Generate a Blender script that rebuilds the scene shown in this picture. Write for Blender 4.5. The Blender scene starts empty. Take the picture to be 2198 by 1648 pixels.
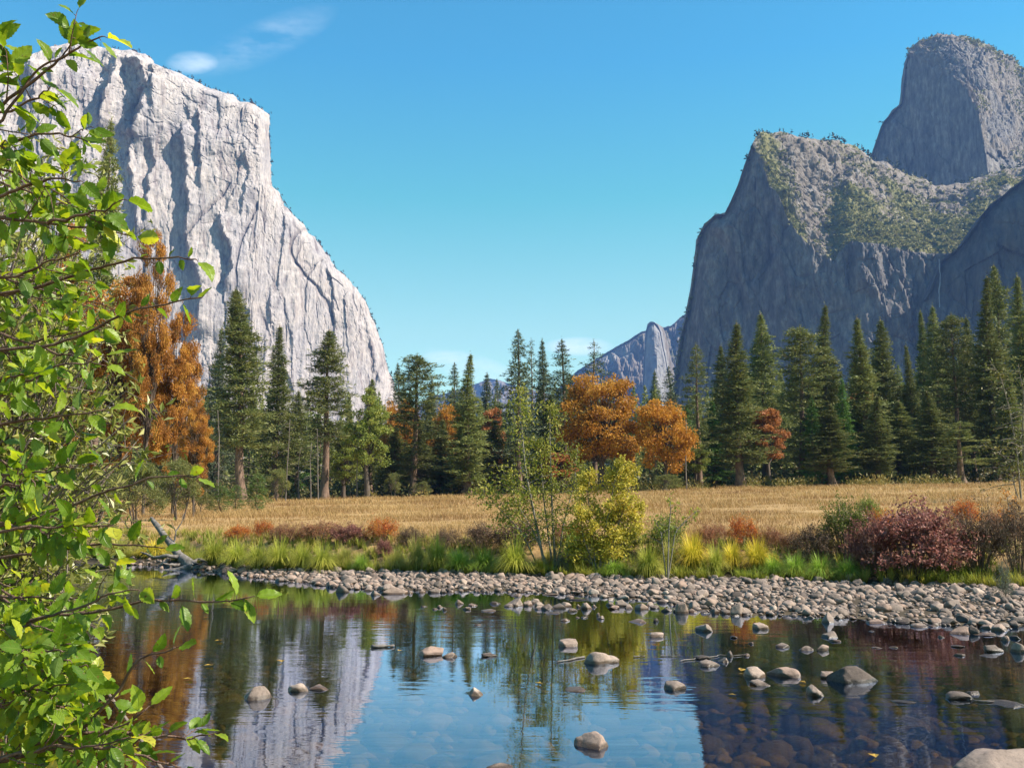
import bpy, math
import numpy as np
from math import radians, sin, cos, pi

SC = bpy.context.scene
COL = SC.collection

# ---------------------------------------------------------------- camera
CAM_H = 2.0                 # eye height above the river, metres
F_PX = 2137.0               # focal length in photo pixels (photo is 2198 x 1648)
PITCH = math.atan(261.0 / F_PX)
cam_d = bpy.data.cameras.new("camera")
cam_d.sensor_width = 36.0
cam_d.lens = 36.0 * F_PX / 2198.0
cam_d.clip_start = 0.05
cam_d.clip_end = 30000.0
cam = bpy.data.objects.new("camera", cam_d)
cam.location = (0, 0, CAM_H)
cam.rotation_euler = (radians(90) + PITCH, 0, 0)
COL.objects.link(cam)
SC.camera = cam

# ---------------------------------------------------------------- light
SUN_EL = radians(44.0)
SUN_AZ = radians(-9.0)       # measured from +X (picture right) towards +Y (away from the camera)
SUN_DIR = np.array([cos(SUN_EL) * cos(SUN_AZ), cos(SUN_EL) * sin(SUN_AZ), sin(SUN_EL)])
sun_d = bpy.data.lights.new("sun", 'SUN')
sun_d.energy = 5.0
sun_d.angle = radians(0.53)
sun_d.color = (1.0, 0.90, 0.76)
sun = bpy.data.objects.new("sun", sun_d)
from mathutils import Vector
sun.rotation_euler = Vector(SUN_DIR).to_track_quat('Z', 'Y').to_euler()
sun.location = (50, 0, 60)
COL.objects.link(sun)

SC.view_settings.view_transform = 'Standard'
SC.view_settings.look = 'None'
SC.view_settings.exposure = 1.40
SC.view_settings.gamma = 1.0
SC.render.engine = 'CYCLES'
cy = SC.cycles
cy.max_bounces = 7
cy.diffuse_bounces = 3
cy.glossy_bounces = 3
cy.transmission_bounces = 3
cy.transparent_max_bounces = 10
cy.volume_bounces = 0
cy.caustics_reflective = False
cy.caustics_refractive = False
cy.use_denoising = True
cy.sample_clamp_indirect = 6.0

# ---------------------------------------------------------------- world
def new_nodes(tree):
    tree.nodes.clear()
    def N(typ, **kw):
        n = tree.nodes.new(typ)
        for k, v in kw.items():
            if k.startswith('i_'):
                key = k[2:]
                key = int(key) if key.isdigit() else key.replace('_', ' ')
                n.inputs[key].default_value = v
            else:
                setattr(n, k, v)
        return n
    return N, tree.links.new

world = bpy.data.worlds.new("World")
SC.world = world
world.use_nodes = True
N, L = new_nodes(world.node_tree)
sky = N('ShaderNodeTexSky', sky_type='NISHITA', sun_disc=False, sun_elevation=SUN_EL,
        sun_rotation=radians(90) - SUN_AZ, altitude=1200.0, air_density=1.0, dust_density=0.3, ozone_density=2.0)
tc = N('ShaderNodeTexCoord')
sep = N('ShaderNodeSeparateXYZ')
L(tc.outputs['Generated'], sep.inputs[0])
def M(op, a, b=None, clamp=False):
    n = N('ShaderNodeMath', operation=op)
    n.use_clamp = clamp
    for i, v in enumerate((a, b)):
        if v is None:
            continue
        if isinstance(v, (int, float)):
            n.inputs[i].default_value = v
        else:
            L(v, n.inputs[i])
    return n.outputs[0]
ysafe = M('MAXIMUM', sep.outputs['Y'], 0.05)
az = M('DIVIDE', sep.outputs['X'], ysafe)
el = M('DIVIDE', sep.outputs['Z'], ysafe)
# tint of the sky by elevation (deep azure above, pale turquoise near the horizon)
elr = N('ShaderNodeValToRGB')
cr = elr.color_ramp
cr.elements[0].position = 0.0; cr.elements[0].color = (1.02, 1.10, 0.62, 1)
cr.elements[1].position = 1.0; cr.elements[1].color = (0.26, 0.86, 1.0, 1)
for p, c in ((0.17, (0.98, 1.13, 0.63, 1)), (0.30, (0.44, 1.06, 0.70, 1)), (0.42, (0.29, 0.96, 0.92, 1))):
    e = cr.elements.new(p); e.color = c
L(sep.outputs['Z'], elr.inputs[0])
mul = N('ShaderNodeMix', data_type='RGBA', blend_type='MULTIPLY')
mul.inputs['Factor'].default_value = 1.0
L(sky.outputs[0], mul.inputs['A']); L(elr.outputs[0], mul.inputs['B'])
# thin clouds: soft patches of the sky dome
cn = N('ShaderNodeTexNoise', i_Scale=9.0, i_Detail=7.0, i_Roughness=0.62)
cmap = N('ShaderNodeMapping'); cmap.inputs['Scale'].default_value = (1.0, 1.0, 3.2)
L(tc.outputs['Generated'], cmap.inputs[0]); L(cmap.outputs[0], cn.inputs['Vector'])
cn2 = N('ShaderNodeTexNoise', i_Scale=26.0, i_Detail=5.0, i_Roughness=0.6)
L(cmap.outputs[0], cn2.inputs['Vector'])
def cloud(px, py, rx, ry, skew, gain, base):
    a0 = (px - 1099) / F_PX; e0 = (1085 - py) / F_PX
    da = M('SUBTRACT', az, a0); de = M('SUBTRACT', el, e0)
    de = M('SUBTRACT', de, M('MULTIPLY', da, skew))
    r = M('ADD', M('POWER', M('ABSOLUTE', M('DIVIDE', da, rx / F_PX)), 2.0), M('POWER', M('ABSOLUTE', M('DIVIDE', de, ry / F_PX)), 2.0))
    m = M('SUBTRACT', 1.0, r, True)
    nz = M('MULTIPLY', M('ADD', M('SUBTRACT', cn.outputs[0], base), M('MULTIPLY', M('SUBTRACT', cn2.outputs[0], 0.5), 0.35)), 3.2, True)
    return M('MULTIPLY', M('MULTIPLY', m, nz), gain)
cl = None
for args in ((378, 96, 62, 30, 0.0, 0.50, 0.30), (540, 44, 170, 60, 0.42, 0.26, 0.40), (1015, 790, 120, 36, -0.28, 0.55, 0.30),
             (1245, 742, 80, 22, 0.0, 0.7, 0.26), (960, 765, 60, 16, 0, 0.5, 0.28)):
    c = cloud(*args)
    cl = c if cl is None else M('ADD', cl, c, True)
mixc = N('ShaderNodeMix', data_type='RGBA')
L(cl, mixc.inputs['Factor']); L(mul.outputs['Result'], mixc.inputs['A'])
mixc.inputs['B'].default_value = (5.6, 6.0, 6.2, 1)
bg = N('ShaderNodeBackground', i_Strength=0.092)
L(mixc.outputs['Result'], bg.inputs['Color'])
out = N('ShaderNodeOutputWorld')
L(bg.outputs[0], out.inputs['Surface'])

# ---------------------------------------------------------------- helpers
RT = np.array([1.0, 0, 0]); FW = np.array([0, cos(PITCH), sin(PITCH)]); UPV = np.array([0, -sin(PITCH), cos(PITCH)])

def at(px, py, Y):
    """World point seen at photo pixel (px, py) at depth Y metres."""
    px = np.asarray(px, float); py = np.asarray(py, float); Y = np.asarray(Y, float)
    d = ((px - 1099) / F_PX)[..., None] * RT + ((824 - py) / F_PX)[..., None] * UPV + FW
    return np.array([0, 0, CAM_H]) + d * (Y / d[..., 1])[..., None]

def smooth(a, b, x):
    t = np.clip((x - a) / (b - a), 0, 1)
    return t * t * (3 - 2 * t)

def _h(ix, iy, iz, seed):
    h = (ix.astype(np.int64) * 374761393 + iy.astype(np.int64) * 668265263 + iz.astype(np.int64) * 2147483647 + seed * 1274126177) & 0xffffffff
    h = ((h ^ (h >> 13)) * 1274126177) & 0xffffffff
    h = ((h ^ (h >> 16)) * 2246822519) & 0xffffffff
    return ((h ^ (h >> 15)) & 0xffffff) / float(0xffffff)

def vnoise(x, y, z=None, seed=0):
    x = np.asarray(x, float); y = np.asarray(y, float)
    z = np.zeros_like(x) if z is None else np.asarray(z, float)
    x, y, z = np.broadcast_arrays(x, y, z)
    ix, iy, iz = np.floor(x), np.floor(y), np.floor(z)
    fx, fy, fz = x - ix, y - iy, z - iz
    fx = fx * fx * (3 - 2 * fx); fy = fy * fy * (3 - 2 * fy); fz = fz * fz * (3 - 2 * fz)
    r = 0
    for dx in (0, 1):
        wx = fx if dx else 1 - fx
        for dy in (0, 1):
            wy = fy if dy else 1 - fy
            for dz in (0, 1):
                wz = fz if dz else 1 - fz
                r = r + wx * wy * wz * _h(ix + dx, iy + dy, iz + dz, seed)
    return r * 2 - 1

def fbm(x, y, z=None, oct=4, seed=0, gain=0.5):
    r = 0; a = 1.0; s = 1.0
    for o in range(oct):
        r = r + a * vnoise(np.asarray(x) * s, np.asarray(y) * s, None if z is None else np.asarray(z) * s, seed + o * 17)
        a *= gain; s *= 2.03
    return r

def mesh(name, verts, quads=None, tris=None, mats=(), smooth_shade=False, mat_idx=None, attr=None):
    """numpy arrays -> one mesh datablock."""
    me = bpy.data.meshes.new(name)
    verts = np.asarray(verts, np.float32).reshape(-1, 3)
    q = np.zeros((0, 4), np.int32) if quads is None or len(quads) == 0 else np.asarray(quads, np.int32).reshape(-1, 4)
    t = np.zeros((0, 3), np.int32) if tris is None or len(tris) == 0 else np.asarray(tris, np.int32).reshape(-1, 3)
    me.vertices.add(len(verts)); me.vertices.foreach_set('co', verts.ravel())
    me.loops.add(q.size + t.size)
    me.loops.foreach_set('vertex_index', np.concatenate([q.ravel(), t.ravel()]))
    me.polygons.add(len(q) + len(t))
    starts = np.concatenate([np.arange(len(q)) * 4, q.size + np.arange(len(t)) * 3]).astype(np.int32)
    me.polygons.foreach_set('loop_start', starts)
    me.polygons.foreach_set('use_smooth', np.full(len(q) + len(t), bool(smooth_shade)))
    for m in mats:
        me.materials.append(m)
    if mat_idx is not None:
        me.polygons.foreach_set('material_index', np.asarray(mat_idx, np.int32))
    if attr:
        for k, v in attr.items():
            a = me.attributes.new(k, 'FLOAT', 'POINT')
            a.data.foreach_set('value', np.asarray(v, np.float32))
    me.update()
    me.validate()
    return me

class MB:
    """collects tubes, leaf clouds and strips into one mesh"""
    def __init__(s):
        s.v = []; s.q = []; s.t = []; s.n = 0; s.a = []
    def add(s, v, q=None, t=None, a=None):
        v = np.asarray(v, float).reshape(-1, 3)
        if q is not None and len(q): s.q.append(np.asarray(q) + s.n)
        if t is not None and len(t): s.t.append(np.asarray(t) + s.n)
        s.v.append(v); s.n += len(v)
        s.a.append(np.zeros(len(v)) if a is None else np.asarray(a, float).ravel())
        return s
    def tube(s, pts, rad, k=6, cap=True):
        pts = np.asarray(pts, float); n = len(pts)
        rad = np.broadcast_to(np.asarray(rad, float), (n,))
        tg = np.gradient(pts, axis=0); tg /= np.linalg.norm(tg, axis=1, keepdims=True) + 1e-12
        ref = np.array([0.31, 0.95, 0.05]) if abs(tg[0] @ np.array([0, 0, 1.0])) > 0.7 else np.array([0.05, 0.03, 1.0])
        u = np.cross(tg, ref); u /= np.linalg.norm(u, axis=1, keepdims=True) + 1e-12
        w = np.cross(tg, u)
        an = np.arange(k) * 2 * pi / k
        v = pts[:, None] + rad[:, None, None] * (np.cos(an)[None, :, None] * u[:, None] + np.sin(an)[None, :, None] * w[:, None])
        i = np.arange(n - 1)[:, None] * k; j = np.arange(k)[None]
        j2 = (j + 1) % k
        q = np.stack([i + j, i + j2, i + k + j2, i + k + j], -1).reshape(-1, 4)
        t = None
        vv = v.reshape(-1, 3)
        if cap:
            vv = np.concatenate([vv, pts[-1:]])
            e = (n - 1) * k
            t = np.stack([e + np.arange(k), e + (np.arange(k) + 1) % k, np.full(k, n * k)], -1)
        return s.add(vv, q, t)
    def leaves(s, c, d, nrm, Ln, W, fold=0.0):
        """rhombic leaves: base c, axis d, normal nrm"""
        c = np.asarray(c, float)
        d = d / (np.linalg.norm(d, axis=1, keepdims=True) + 1e-9)
        sd = np.cross(nrm, d); sd /= np.linalg.norm(sd, axis=1, keepdims=True) + 1e-9
        up = np.cross(d, sd)
        Ln = np.broadcast_to(np.asarray(Ln, float), (len(c),))[:, None]; W = np.broadcast_to(np.asarray(W, float), (len(c),))[:, None]
        m = c + d * Ln * 0.45 + up * Ln * fold
        v = np.stack([c, m + sd * W * .5, c + d * Ln, m - sd * W * .5], 1).reshape(-1, 3)
        q = np.arange(len(v)).reshape(-1, 4)
        return s.add(v, q)
    def build(s, name, mats=(), smooth_shade=False, attr=None):
        if not isinstance(mats, (list, tuple)): mats = (mats,)
        return mesh(name, np.concatenate(s.v), np.concatenate(s.q) if s.q else None, np.concatenate(s.t) if s.t else None, mats, smooth_shade,
                    attr={attr: np.concatenate(s.a)} if attr else None)

def rnd_unit(rng, n):
    v = rng.normal(size=(n, 3)); return v / np.linalg.norm(v, axis=1, keepdims=True)

def link(name, data, parent=None, loc=(0, 0, 0), rotz=0.0, scale=(1, 1, 1)):
    o = bpy.data.objects.new(name, data)
    COL.objects.link(o)
    if parent is not None:
        o.parent = parent
    o.location = [float(q) for q in loc]; o.rotation_euler = (0, 0, rotz); o.scale = scale
    return o

def tag(o, label, cat=None, group=None, kind=None):
    o['label'] = label
    if cat: o['category'] = cat
    if group: o['group'] = group
    if kind: o['kind'] = kind
    return o

# ---------------------------------------------------------------- materials
def mat_new(name):
    m = bpy.data.materials.new(name)
    m.use_nodes = True
    N, L = new_nodes(m.node_tree)
    return m, N, L

def ramp(N, stops, interp='LINEAR'):
    r = N('ShaderNodeValToRGB')
    r.color_ramp.interpolation = interp
    e = r.color_ramp.elements
    e[0].position, e[0].color = stops[0][0], (*stops[0][1], 1)
    e[1].position, e[1].color = stops[-1][0], (*stops[-1][1], 1)
    for p, c in stops[1:-1]:
        x = e.new(p); x.color = (*c, 1)
    return r

def foliage_mat(name, cols, trans=0.35, rough=0.55, clump=1.0, clump_amt=0.5, objvar=0.25, spec=0.25, attr_ramp=None):
    """leaf material: hue varies leaf by leaf, clump by clump and plant by plant"""
    m, N, L = mat_new(name)
    geo = N('ShaderNodeNewGeometry'); tcn = N('ShaderNodeTexCoord'); oi = N('ShaderNodeObjectInfo')
    nz = N('ShaderNodeTexNoise', i_Scale=clump, i_Detail=4.0)
    L(tcn.outputs['Object'], nz.inputs['Vector'])
    k = len(cols)
    rp = ramp(N, [(i / (k - 1), c) for i, c in enumerate(cols)])
    a = N('ShaderNodeMath', operation='MULTIPLY_ADD'); a.inputs[1].default_value = 1.0 - clump_amt
    nm = N('ShaderNodeMapRange', i_1=0.3, i_2=0.7, i_3=0.0, i_4=clump_amt)
    L(nz.outputs[0], nm.inputs[0])
    L(geo.outputs['Random Per Island'], a.inputs[0]); L(nm.outputs[0], a.inputs[2])
    L(a.outputs[0], rp.inputs[0])
    col = rp.outputs[0]
    if attr_ramp:
        at_ = N('ShaderNodeAttribute', attribute_name='t')
        r2 = ramp(N, attr_ramp)
        L(at_.outputs['Fac'], r2.inputs[0])
        mm = N('ShaderNodeMix', data_type='RGBA', blend_type='MULTIPLY'); mm.inputs['Factor'].default_value = 1.0
        L(col, mm.inputs['A']); L(r2.outputs[0], mm.inputs['B']); col = mm.outputs['Result']
    hsv = N('ShaderNodeHueSaturation')
    mv = N('ShaderNodeMapRange', i_3=1 - objvar, i_4=1 + objvar)
    L(oi.outputs['Random'], mv.inputs[0]); L(mv.outputs[0], hsv.inputs['Value'])
    L(col, hsv.inputs['Color'])
    p = N('ShaderNodeBsdfPrincipled', i_Roughness=rough)
    p.inputs['Specular IOR Level'].default_value = spec
    L(hsv.outputs[0], p.inputs['Base Color'])
    tr = N('ShaderNodeBsdfTranslucent'); L(hsv.outputs[0], tr.inputs['Color'])
    mx = N('ShaderNodeMixShader', i_Fac=trans)
    L(p.outputs[0], mx.inputs[1]); L(tr.outputs[0], mx.inputs[2])
    o = N('ShaderNodeOutputMaterial'); L(mx.outputs[0], o.inputs[0])
    return m

def bark_mat(name, c1, c2, scale=6.0, zs=0.25, rough=0.9):
    m, N, L = mat_new(name)
    tcn = N('ShaderNodeTexCoord'); mp = N('ShaderNodeMapping'); mp.inputs['Scale'].default_value = (1, 1, zs)
    L(tcn.outputs['Object'], mp.inputs[0])
    nz = N('ShaderNodeTexNoise', i_Scale=scale, i_Detail=5.0, i_Roughness=0.65); L(mp.outputs[0], nz.inputs['Vector'])
    rp = ramp(N, [(0.32, c1), (0.68, c2)]); L(nz.outputs[0], rp.inputs[0])
    p = N('ShaderNodeBsdfPrincipled', i_Roughness=rough); p.inputs['Specular IOR Level'].default_value = 0.2
    L(rp.outputs[0], p.inputs['Base Color'])
    bp = N('ShaderNodeBump', i_Strength=0.6, i_Distance=0.03); L(nz.outputs[0], bp.inputs['Height']); L(bp.outputs[0], p.inputs['Normal'])
    o = N('ShaderNodeOutputMaterial'); L(p.outputs[0], o.inputs[0])
    return m
# ================================================================ terrain
# far shoreline and foot of the grassy bank, as (photo px, py) at about water level -> world
def _gline(pts, z):
    out = []
    for px, py in pts:
        p0 = at(px, py, 1.0); d = p0 - np.array([0, 0, CAM_H])
        out.append(np.array([0, 0, CAM_H]) + d * ((z - CAM_H) / d[2]))
    return np.array(out)
_sh = _gline([(180, 1208), (330, 1212), (430, 1222), (560, 1238), (640, 1248), (760, 1262), (900, 1268), (1000, 1268), (1100, 1268), (1200, 1272), (1300, 1280),
              (1400, 1288), (1480, 1304), (1560, 1316), (1680, 1318), (1800, 1324), (1900, 1334), (2060, 1342), (2198, 1346)], 0.0)
_toe = _gline([(180, 1203), (330, 1206), (430, 1213), (640, 1222), (760, 1225), (900, 1228), (1100, 1234), (1300, 1238), (1500, 1242), (1700, 1246), (1900, 1252), (2198, 1262)], 0.16)
SHX = np.concatenate([[-400, -60], _sh[:, 0], [14, 40, 400]]); SHY = np.concatenate([[120, 52], _sh[:, 1], [16.6, 14.5, 10]])
TOX = np.concatenate([[-400, -60], _toe[:, 0], [16, 40, 400]]); TOY = np.concatenate([[121, 53.5], _toe[:, 1], [20.5, 18, 14]])
_o = np.argsort(SHX); SHX, SHY = SHX[_o], SHY[_o]
_o = np.argsort(TOX); TOX, TOY = TOX[_o], TOY[_o]

def shore(x): return np.interp(x, SHX, SHY)
def toe(x): return np.maximum(np.interp(x, TOX, TOY), shore(x) + 0.6)
def near(x): return np.interp(x, [-60, -8, -3.6, -2.2, -1.2, 4, 60], [30, 9.0, 6.2, 4.6, 3.4, 3.0, 2.0])

def ground(x, y):
    x = np.asarray(x, float); y = np.asarray(y, float)
    x, y = np.broadcast_arrays(x, y)
    S, T, Nn = shore(x), toe(x), near(x)
    n1 = fbm(x / 2.3, y / 2.3, oct=3, seed=3); n2 = fbm(x / 17.0, y / 17.0, oct=3, seed=9)
    # river bed
    bed = -np.minimum(0.55, 0.055 * (S - y) + 0.02) * smooth(-0.5, 3.0, y - Nn) + 0.03 * n1
    bed = np.where(y < Nn, 0.0, bed)
    # gravel bar
    tb = np.clip((y - S) / np.maximum(T - S, 0.1), 0, 1)
    bar = 0.16 * tb + 0.025 * n1 * smooth(0, .4, tb)
    # bank and meadow
    zfar = np.interp(x / np.maximum(y, 30) * 150, [-200, -35, -14, 28, 77, 200], [2.9, 2.85, 3.3, 4.45, 5.4, 7.0])
    D = y - T
    bankh = 0.16 + 0.75 * smooth(0.0, 3.2, D) + 0.06 * n1 * smooth(0, 2, D)
    t = np.clip((y - (T + 3)) / np.maximum(150 - (T + 3), 5), 0, None)
    t = np.where(t < 1, t, 1 + (t - 1) * 0.25)
    meadow = bankh + (zfar - 0.95) * np.minimum(t, 14) + 0.10 * n2 * smooth(2, 20, D)
    far = np.where(y < S, bed, np.where(y < T, bar, meadow))
    # near bank
    nb = 0.05 + 0.42 * smooth(0.0, 2.2, Nn - y) + 0.3 * smooth(2, 12, Nn - y) + 0.04 * n1
    return np.where(y < Nn, nb, far)

def hit(px, py):
    """first ground point seen at photo pixel"""
    ys = np.geomspace(4, 900, 5000)
    p = at(np.full_like(ys, px), np.full_like(ys, py), ys)
    g = ground(p[:, 0], p[:, 1])
    k = np.argmax(p[:, 2] <= g)
    return np.array([p[k, 0], p[k, 1], g[k]])

def grid_axis(lo, hi, fine_lo, fine_hi, step, growth):
    c = list(np.arange(fine_lo, fine_hi + 1e-6, step))
    s = step; v = fine_hi
    while v < hi:
        s *= growth; v += s; c.append(min(v, hi))
    s = step; v = fine_lo; pre = []
    while v > lo:
        s *= growth; v -= s; pre.append(max(v, lo))
    return np.array(pre[::-1] + c)

gx = grid_axis(-5500, 5500, -26, 22, 0.22, 1.07)
gy = grid_axis(-500, 8400, 4, 40, 0.2, 1.055)
GX, GY = np.meshgrid(gx, gy)
GZ = ground(GX, GY)
gi = np.arange(len(gy) - 1)[:, None] * len(gx) + np.arange(len(gx) - 1)[None]
gq = np.stack([gi, gi + 1, gi + len(gx) + 1, gi + len(gx)], -1).reshape(-1, 4)

def ground_material():
    m, N, L = mat_new("ground")
    geo = N('ShaderNodeNewGeometry'); sp = N('ShaderNodeSeparateXYZ'); L(geo.outputs['Position'], sp.inputs[0])
    n1 = N('ShaderNodeTexNoise', i_Scale=0.35, i_Detail=7.0, i_Roughness=0.68); L(geo.outputs['Position'], n1.inputs['Vector'])
    n2 = N('ShaderNodeTexNoise', i_Scale=4.5, i_Detail=6.0, i_Roughness=0.7); L(geo.outputs['Position'], n2.inputs['Vector'])
    meadow = ramp(N, [(0.3, (0.203, 0.122, 0.049)), (0.5, (0.285, 0.184, 0.081)), (0.7, (0.358, 0.251, 0.122))]); 
    ad = N('ShaderNodeMath', operation='MULTIPLY_ADD'); ad.inputs[1].default_value = 0.55
    L(n2.outputs[0], ad.inputs[0])
    s2 = N('ShaderNodeMath', operation='MULTIPLY'); s2.inputs[1].default_value = 0.45; L(n1.outputs[0], s2.inputs[0]); L(s2.outputs[0], ad.inputs[2])
    L(ad.outputs[0], meadow.inputs[0])
    mud = ramp(N, [(0.3, (0.032, 0.024, 0.015)), (0.7, (0.070, 0.055, 0.038))]); L(n2.outputs[0], mud.inputs[0])
    bedr = ramp(N, [(0.3, (0.05, 0.036, 0.016)), (0.7, (0.12, 0.085, 0.04))]); L(n2.outputs[0], bedr.inputs[0])
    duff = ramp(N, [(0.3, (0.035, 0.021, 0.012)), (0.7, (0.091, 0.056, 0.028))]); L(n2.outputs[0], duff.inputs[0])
    def mixz(lo, hi, sock, A, B):
        mr = N('ShaderNodeMapRange', i_1=lo, i_2=hi); L(sock, mr.inputs[0])
        mx = N('ShaderNodeMix', data_type='RGBA'); L(mr.outputs[0], mx.inputs['Factor']); L(A, mx.inputs['A']); L(B, mx.inputs['B'])
        return mx.outputs['Result']
    c = mixz(-0.05, 0.03, sp.outputs['Z'], bedr.outputs[0], mud.outputs[0])
    c = mixz(0.3, 0.8, sp.outputs['Z'], c, meadow.outputs[0])
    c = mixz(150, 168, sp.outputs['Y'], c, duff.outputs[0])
    p = N('ShaderNodeBsdfPrincipled', i_Roughness=0.95); p.inputs['Specular IOR Level'].default_value = 0.15
    L(c, p.inputs['Base Color'])
    bp = N('ShaderNodeBump', i_Strength=0.5, i_Distance=0.06); L(n2.outputs[0], bp.inputs['Height']); L(bp.outputs[0], p.inputs['Normal'])
    o = N('ShaderNodeOutputMaterial'); L(p.outputs[0], o.inputs[0])
    return m

g_me = mesh("ground", np.stack([GX, GY, GZ], -1), gq, None, (ground_material(),), True)
tag(link("ground", g_me), "valley floor with river bed, gravel bar, grassy bank and tan meadow", kind='structure')

# ---------------------------------------------------------------- water
def water_material():
    m, N, L = mat_new("water")
    geo = N('ShaderNodeNewGeometry')
    def wav(sx, sy, detail, seed):
        mp = N('ShaderNodeMapping'); mp.inputs['Scale'].default_value = (sx, sy, 1); mp.inputs['Location'].default_value = (seed, seed * 2, 0)
        mp.inputs['Rotation'].default_value = (0, 0, 0.12)
        L(geo.outputs['Position'], mp.inputs[0])
        n = N('ShaderNodeTexNoise', i_Scale=1.0, i_Detail=detail, i_Roughness=0.55); L(mp.outputs[0], n.inputs['Vector']); return n
    a = wav(1.1, 4.2, 3.0, 3.0); b = wav(0.22, 0.55, 2.0, 8.0); cc = wav(0.16, 0.3, 2.0, 40.0)
    # patches where the current ruffles the surface
    ruf = N('ShaderNodeMapRange', i_1=0.42, i_2=0.66, i_3=0.25, i_4=1.0); L(cc.outputs[0], ruf.inputs[0])
    aa = N('ShaderNodeMath', operation='MULTIPLY'); L(a.outputs[0], aa.inputs[0]); L(ruf.outputs[0], aa.inputs[1])
    h = N('ShaderNodeMath', operation='MULTIPLY_ADD'); h.inputs[1].default_value = 1.0; L(b.outputs[0], h.inputs[0]); L(aa.outputs[0], h.inputs[2])
    bp = N('ShaderNodeBump', i_Strength=1.0, i_Distance=0.0055); L(h.outputs[0], bp.inputs['Height'])
    fr = N('ShaderNodeFresnel', i_IOR=1.34); L(bp.outputs[0], fr.inputs['Normal'])
    fm = N('ShaderNodeMath', operation='MULTIPLY'); fm.use_clamp = True; fm.inputs[1].default_value = 1.9; L(fr.outputs[0], fm.inputs[0])
    gl = N('ShaderNodeBsdfGlossy', i_Roughness=0.012); gl.inputs['Color'].default_value = (0.68, 0.79, 1.0, 1); L(bp.outputs[0], gl.inputs['Normal'])
    tr = N('ShaderNodeBsdfTransparent'); tr.inputs['Color'].default_value = (0.60, 0.52, 0.28, 1)
    mx = N('ShaderNodeMixShader'); L(fm.outputs[0], mx.inputs[0]); L(tr.outputs[0], mx.inputs[1]); L(gl.outputs[0], mx.inputs[2])
    o = N('ShaderNodeOutputMaterial'); L(mx.outputs[0], o.inputs[0])
    return m
wx = np.linspace(-260, 200, 60); wy = np.linspace(-60, 110, 60)
WX, WY = np.meshgrid(wx, wy)
wi = np.arange(59)[:, None] * 60 + np.arange(59)[None]
wq = np.stack([wi, wi + 1, wi + 61, wi + 60], -1).reshape(-1, 4)
w_me = mesh("water", np.stack([WX, WY, np.zeros_like(WX)], -1), wq, None, (water_material(),), True)
tag(link("water", w_me), "calm clear river mirroring cliffs, pines and blue sky", kind='structure')
# ================================================================ cliffs
def resample(pts, n):
    pts = np.asarray(pts, float)
    s = np.concatenate([[0], np.cumsum(np.linalg.norm(np.diff(pts[:, :2], axis=0), axis=1))])
    u = np.linspace(0, s[-1], n)
    return np.stack([np.interp(u, s, pts[:, k]) for k in range(pts.shape[1])], -1)

def loft_grid(rows, counts):
    """rows: list of (n,3) world polylines with equal n; counts: subdivisions between rows -> (R,n,3)"""
    out = []
    for a, b, c in zip(rows[:-1], rows[1:], counts):
        t = np.linspace(0, 1, c, endpoint=False)[:, None, None]
        out.append(a[None] * (1 - t) + b[None] * t)
    out.append(rows[-1][None])
    return np.concatenate(out)

def grid_mesh(name, P, mats, smooth_shade=False, attr=None):
    R, C = P.shape[:2]
    i = np.arange(R - 1)[:, None] * C + np.arange(C - 1)[None]
    q = np.stack([i, i + 1, i + C + 1, i + C], -1).reshape(-1, 4)
    return mesh(name, P.reshape(-1, 3), q, None, mats, smooth_shade, attr=attr)

def saw(u):
    f = u - np.floor(u)
    return np.where(f < 0.12, f / 0.12, (1 - f) / 0.88)      # steep rise, slow fall

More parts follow.
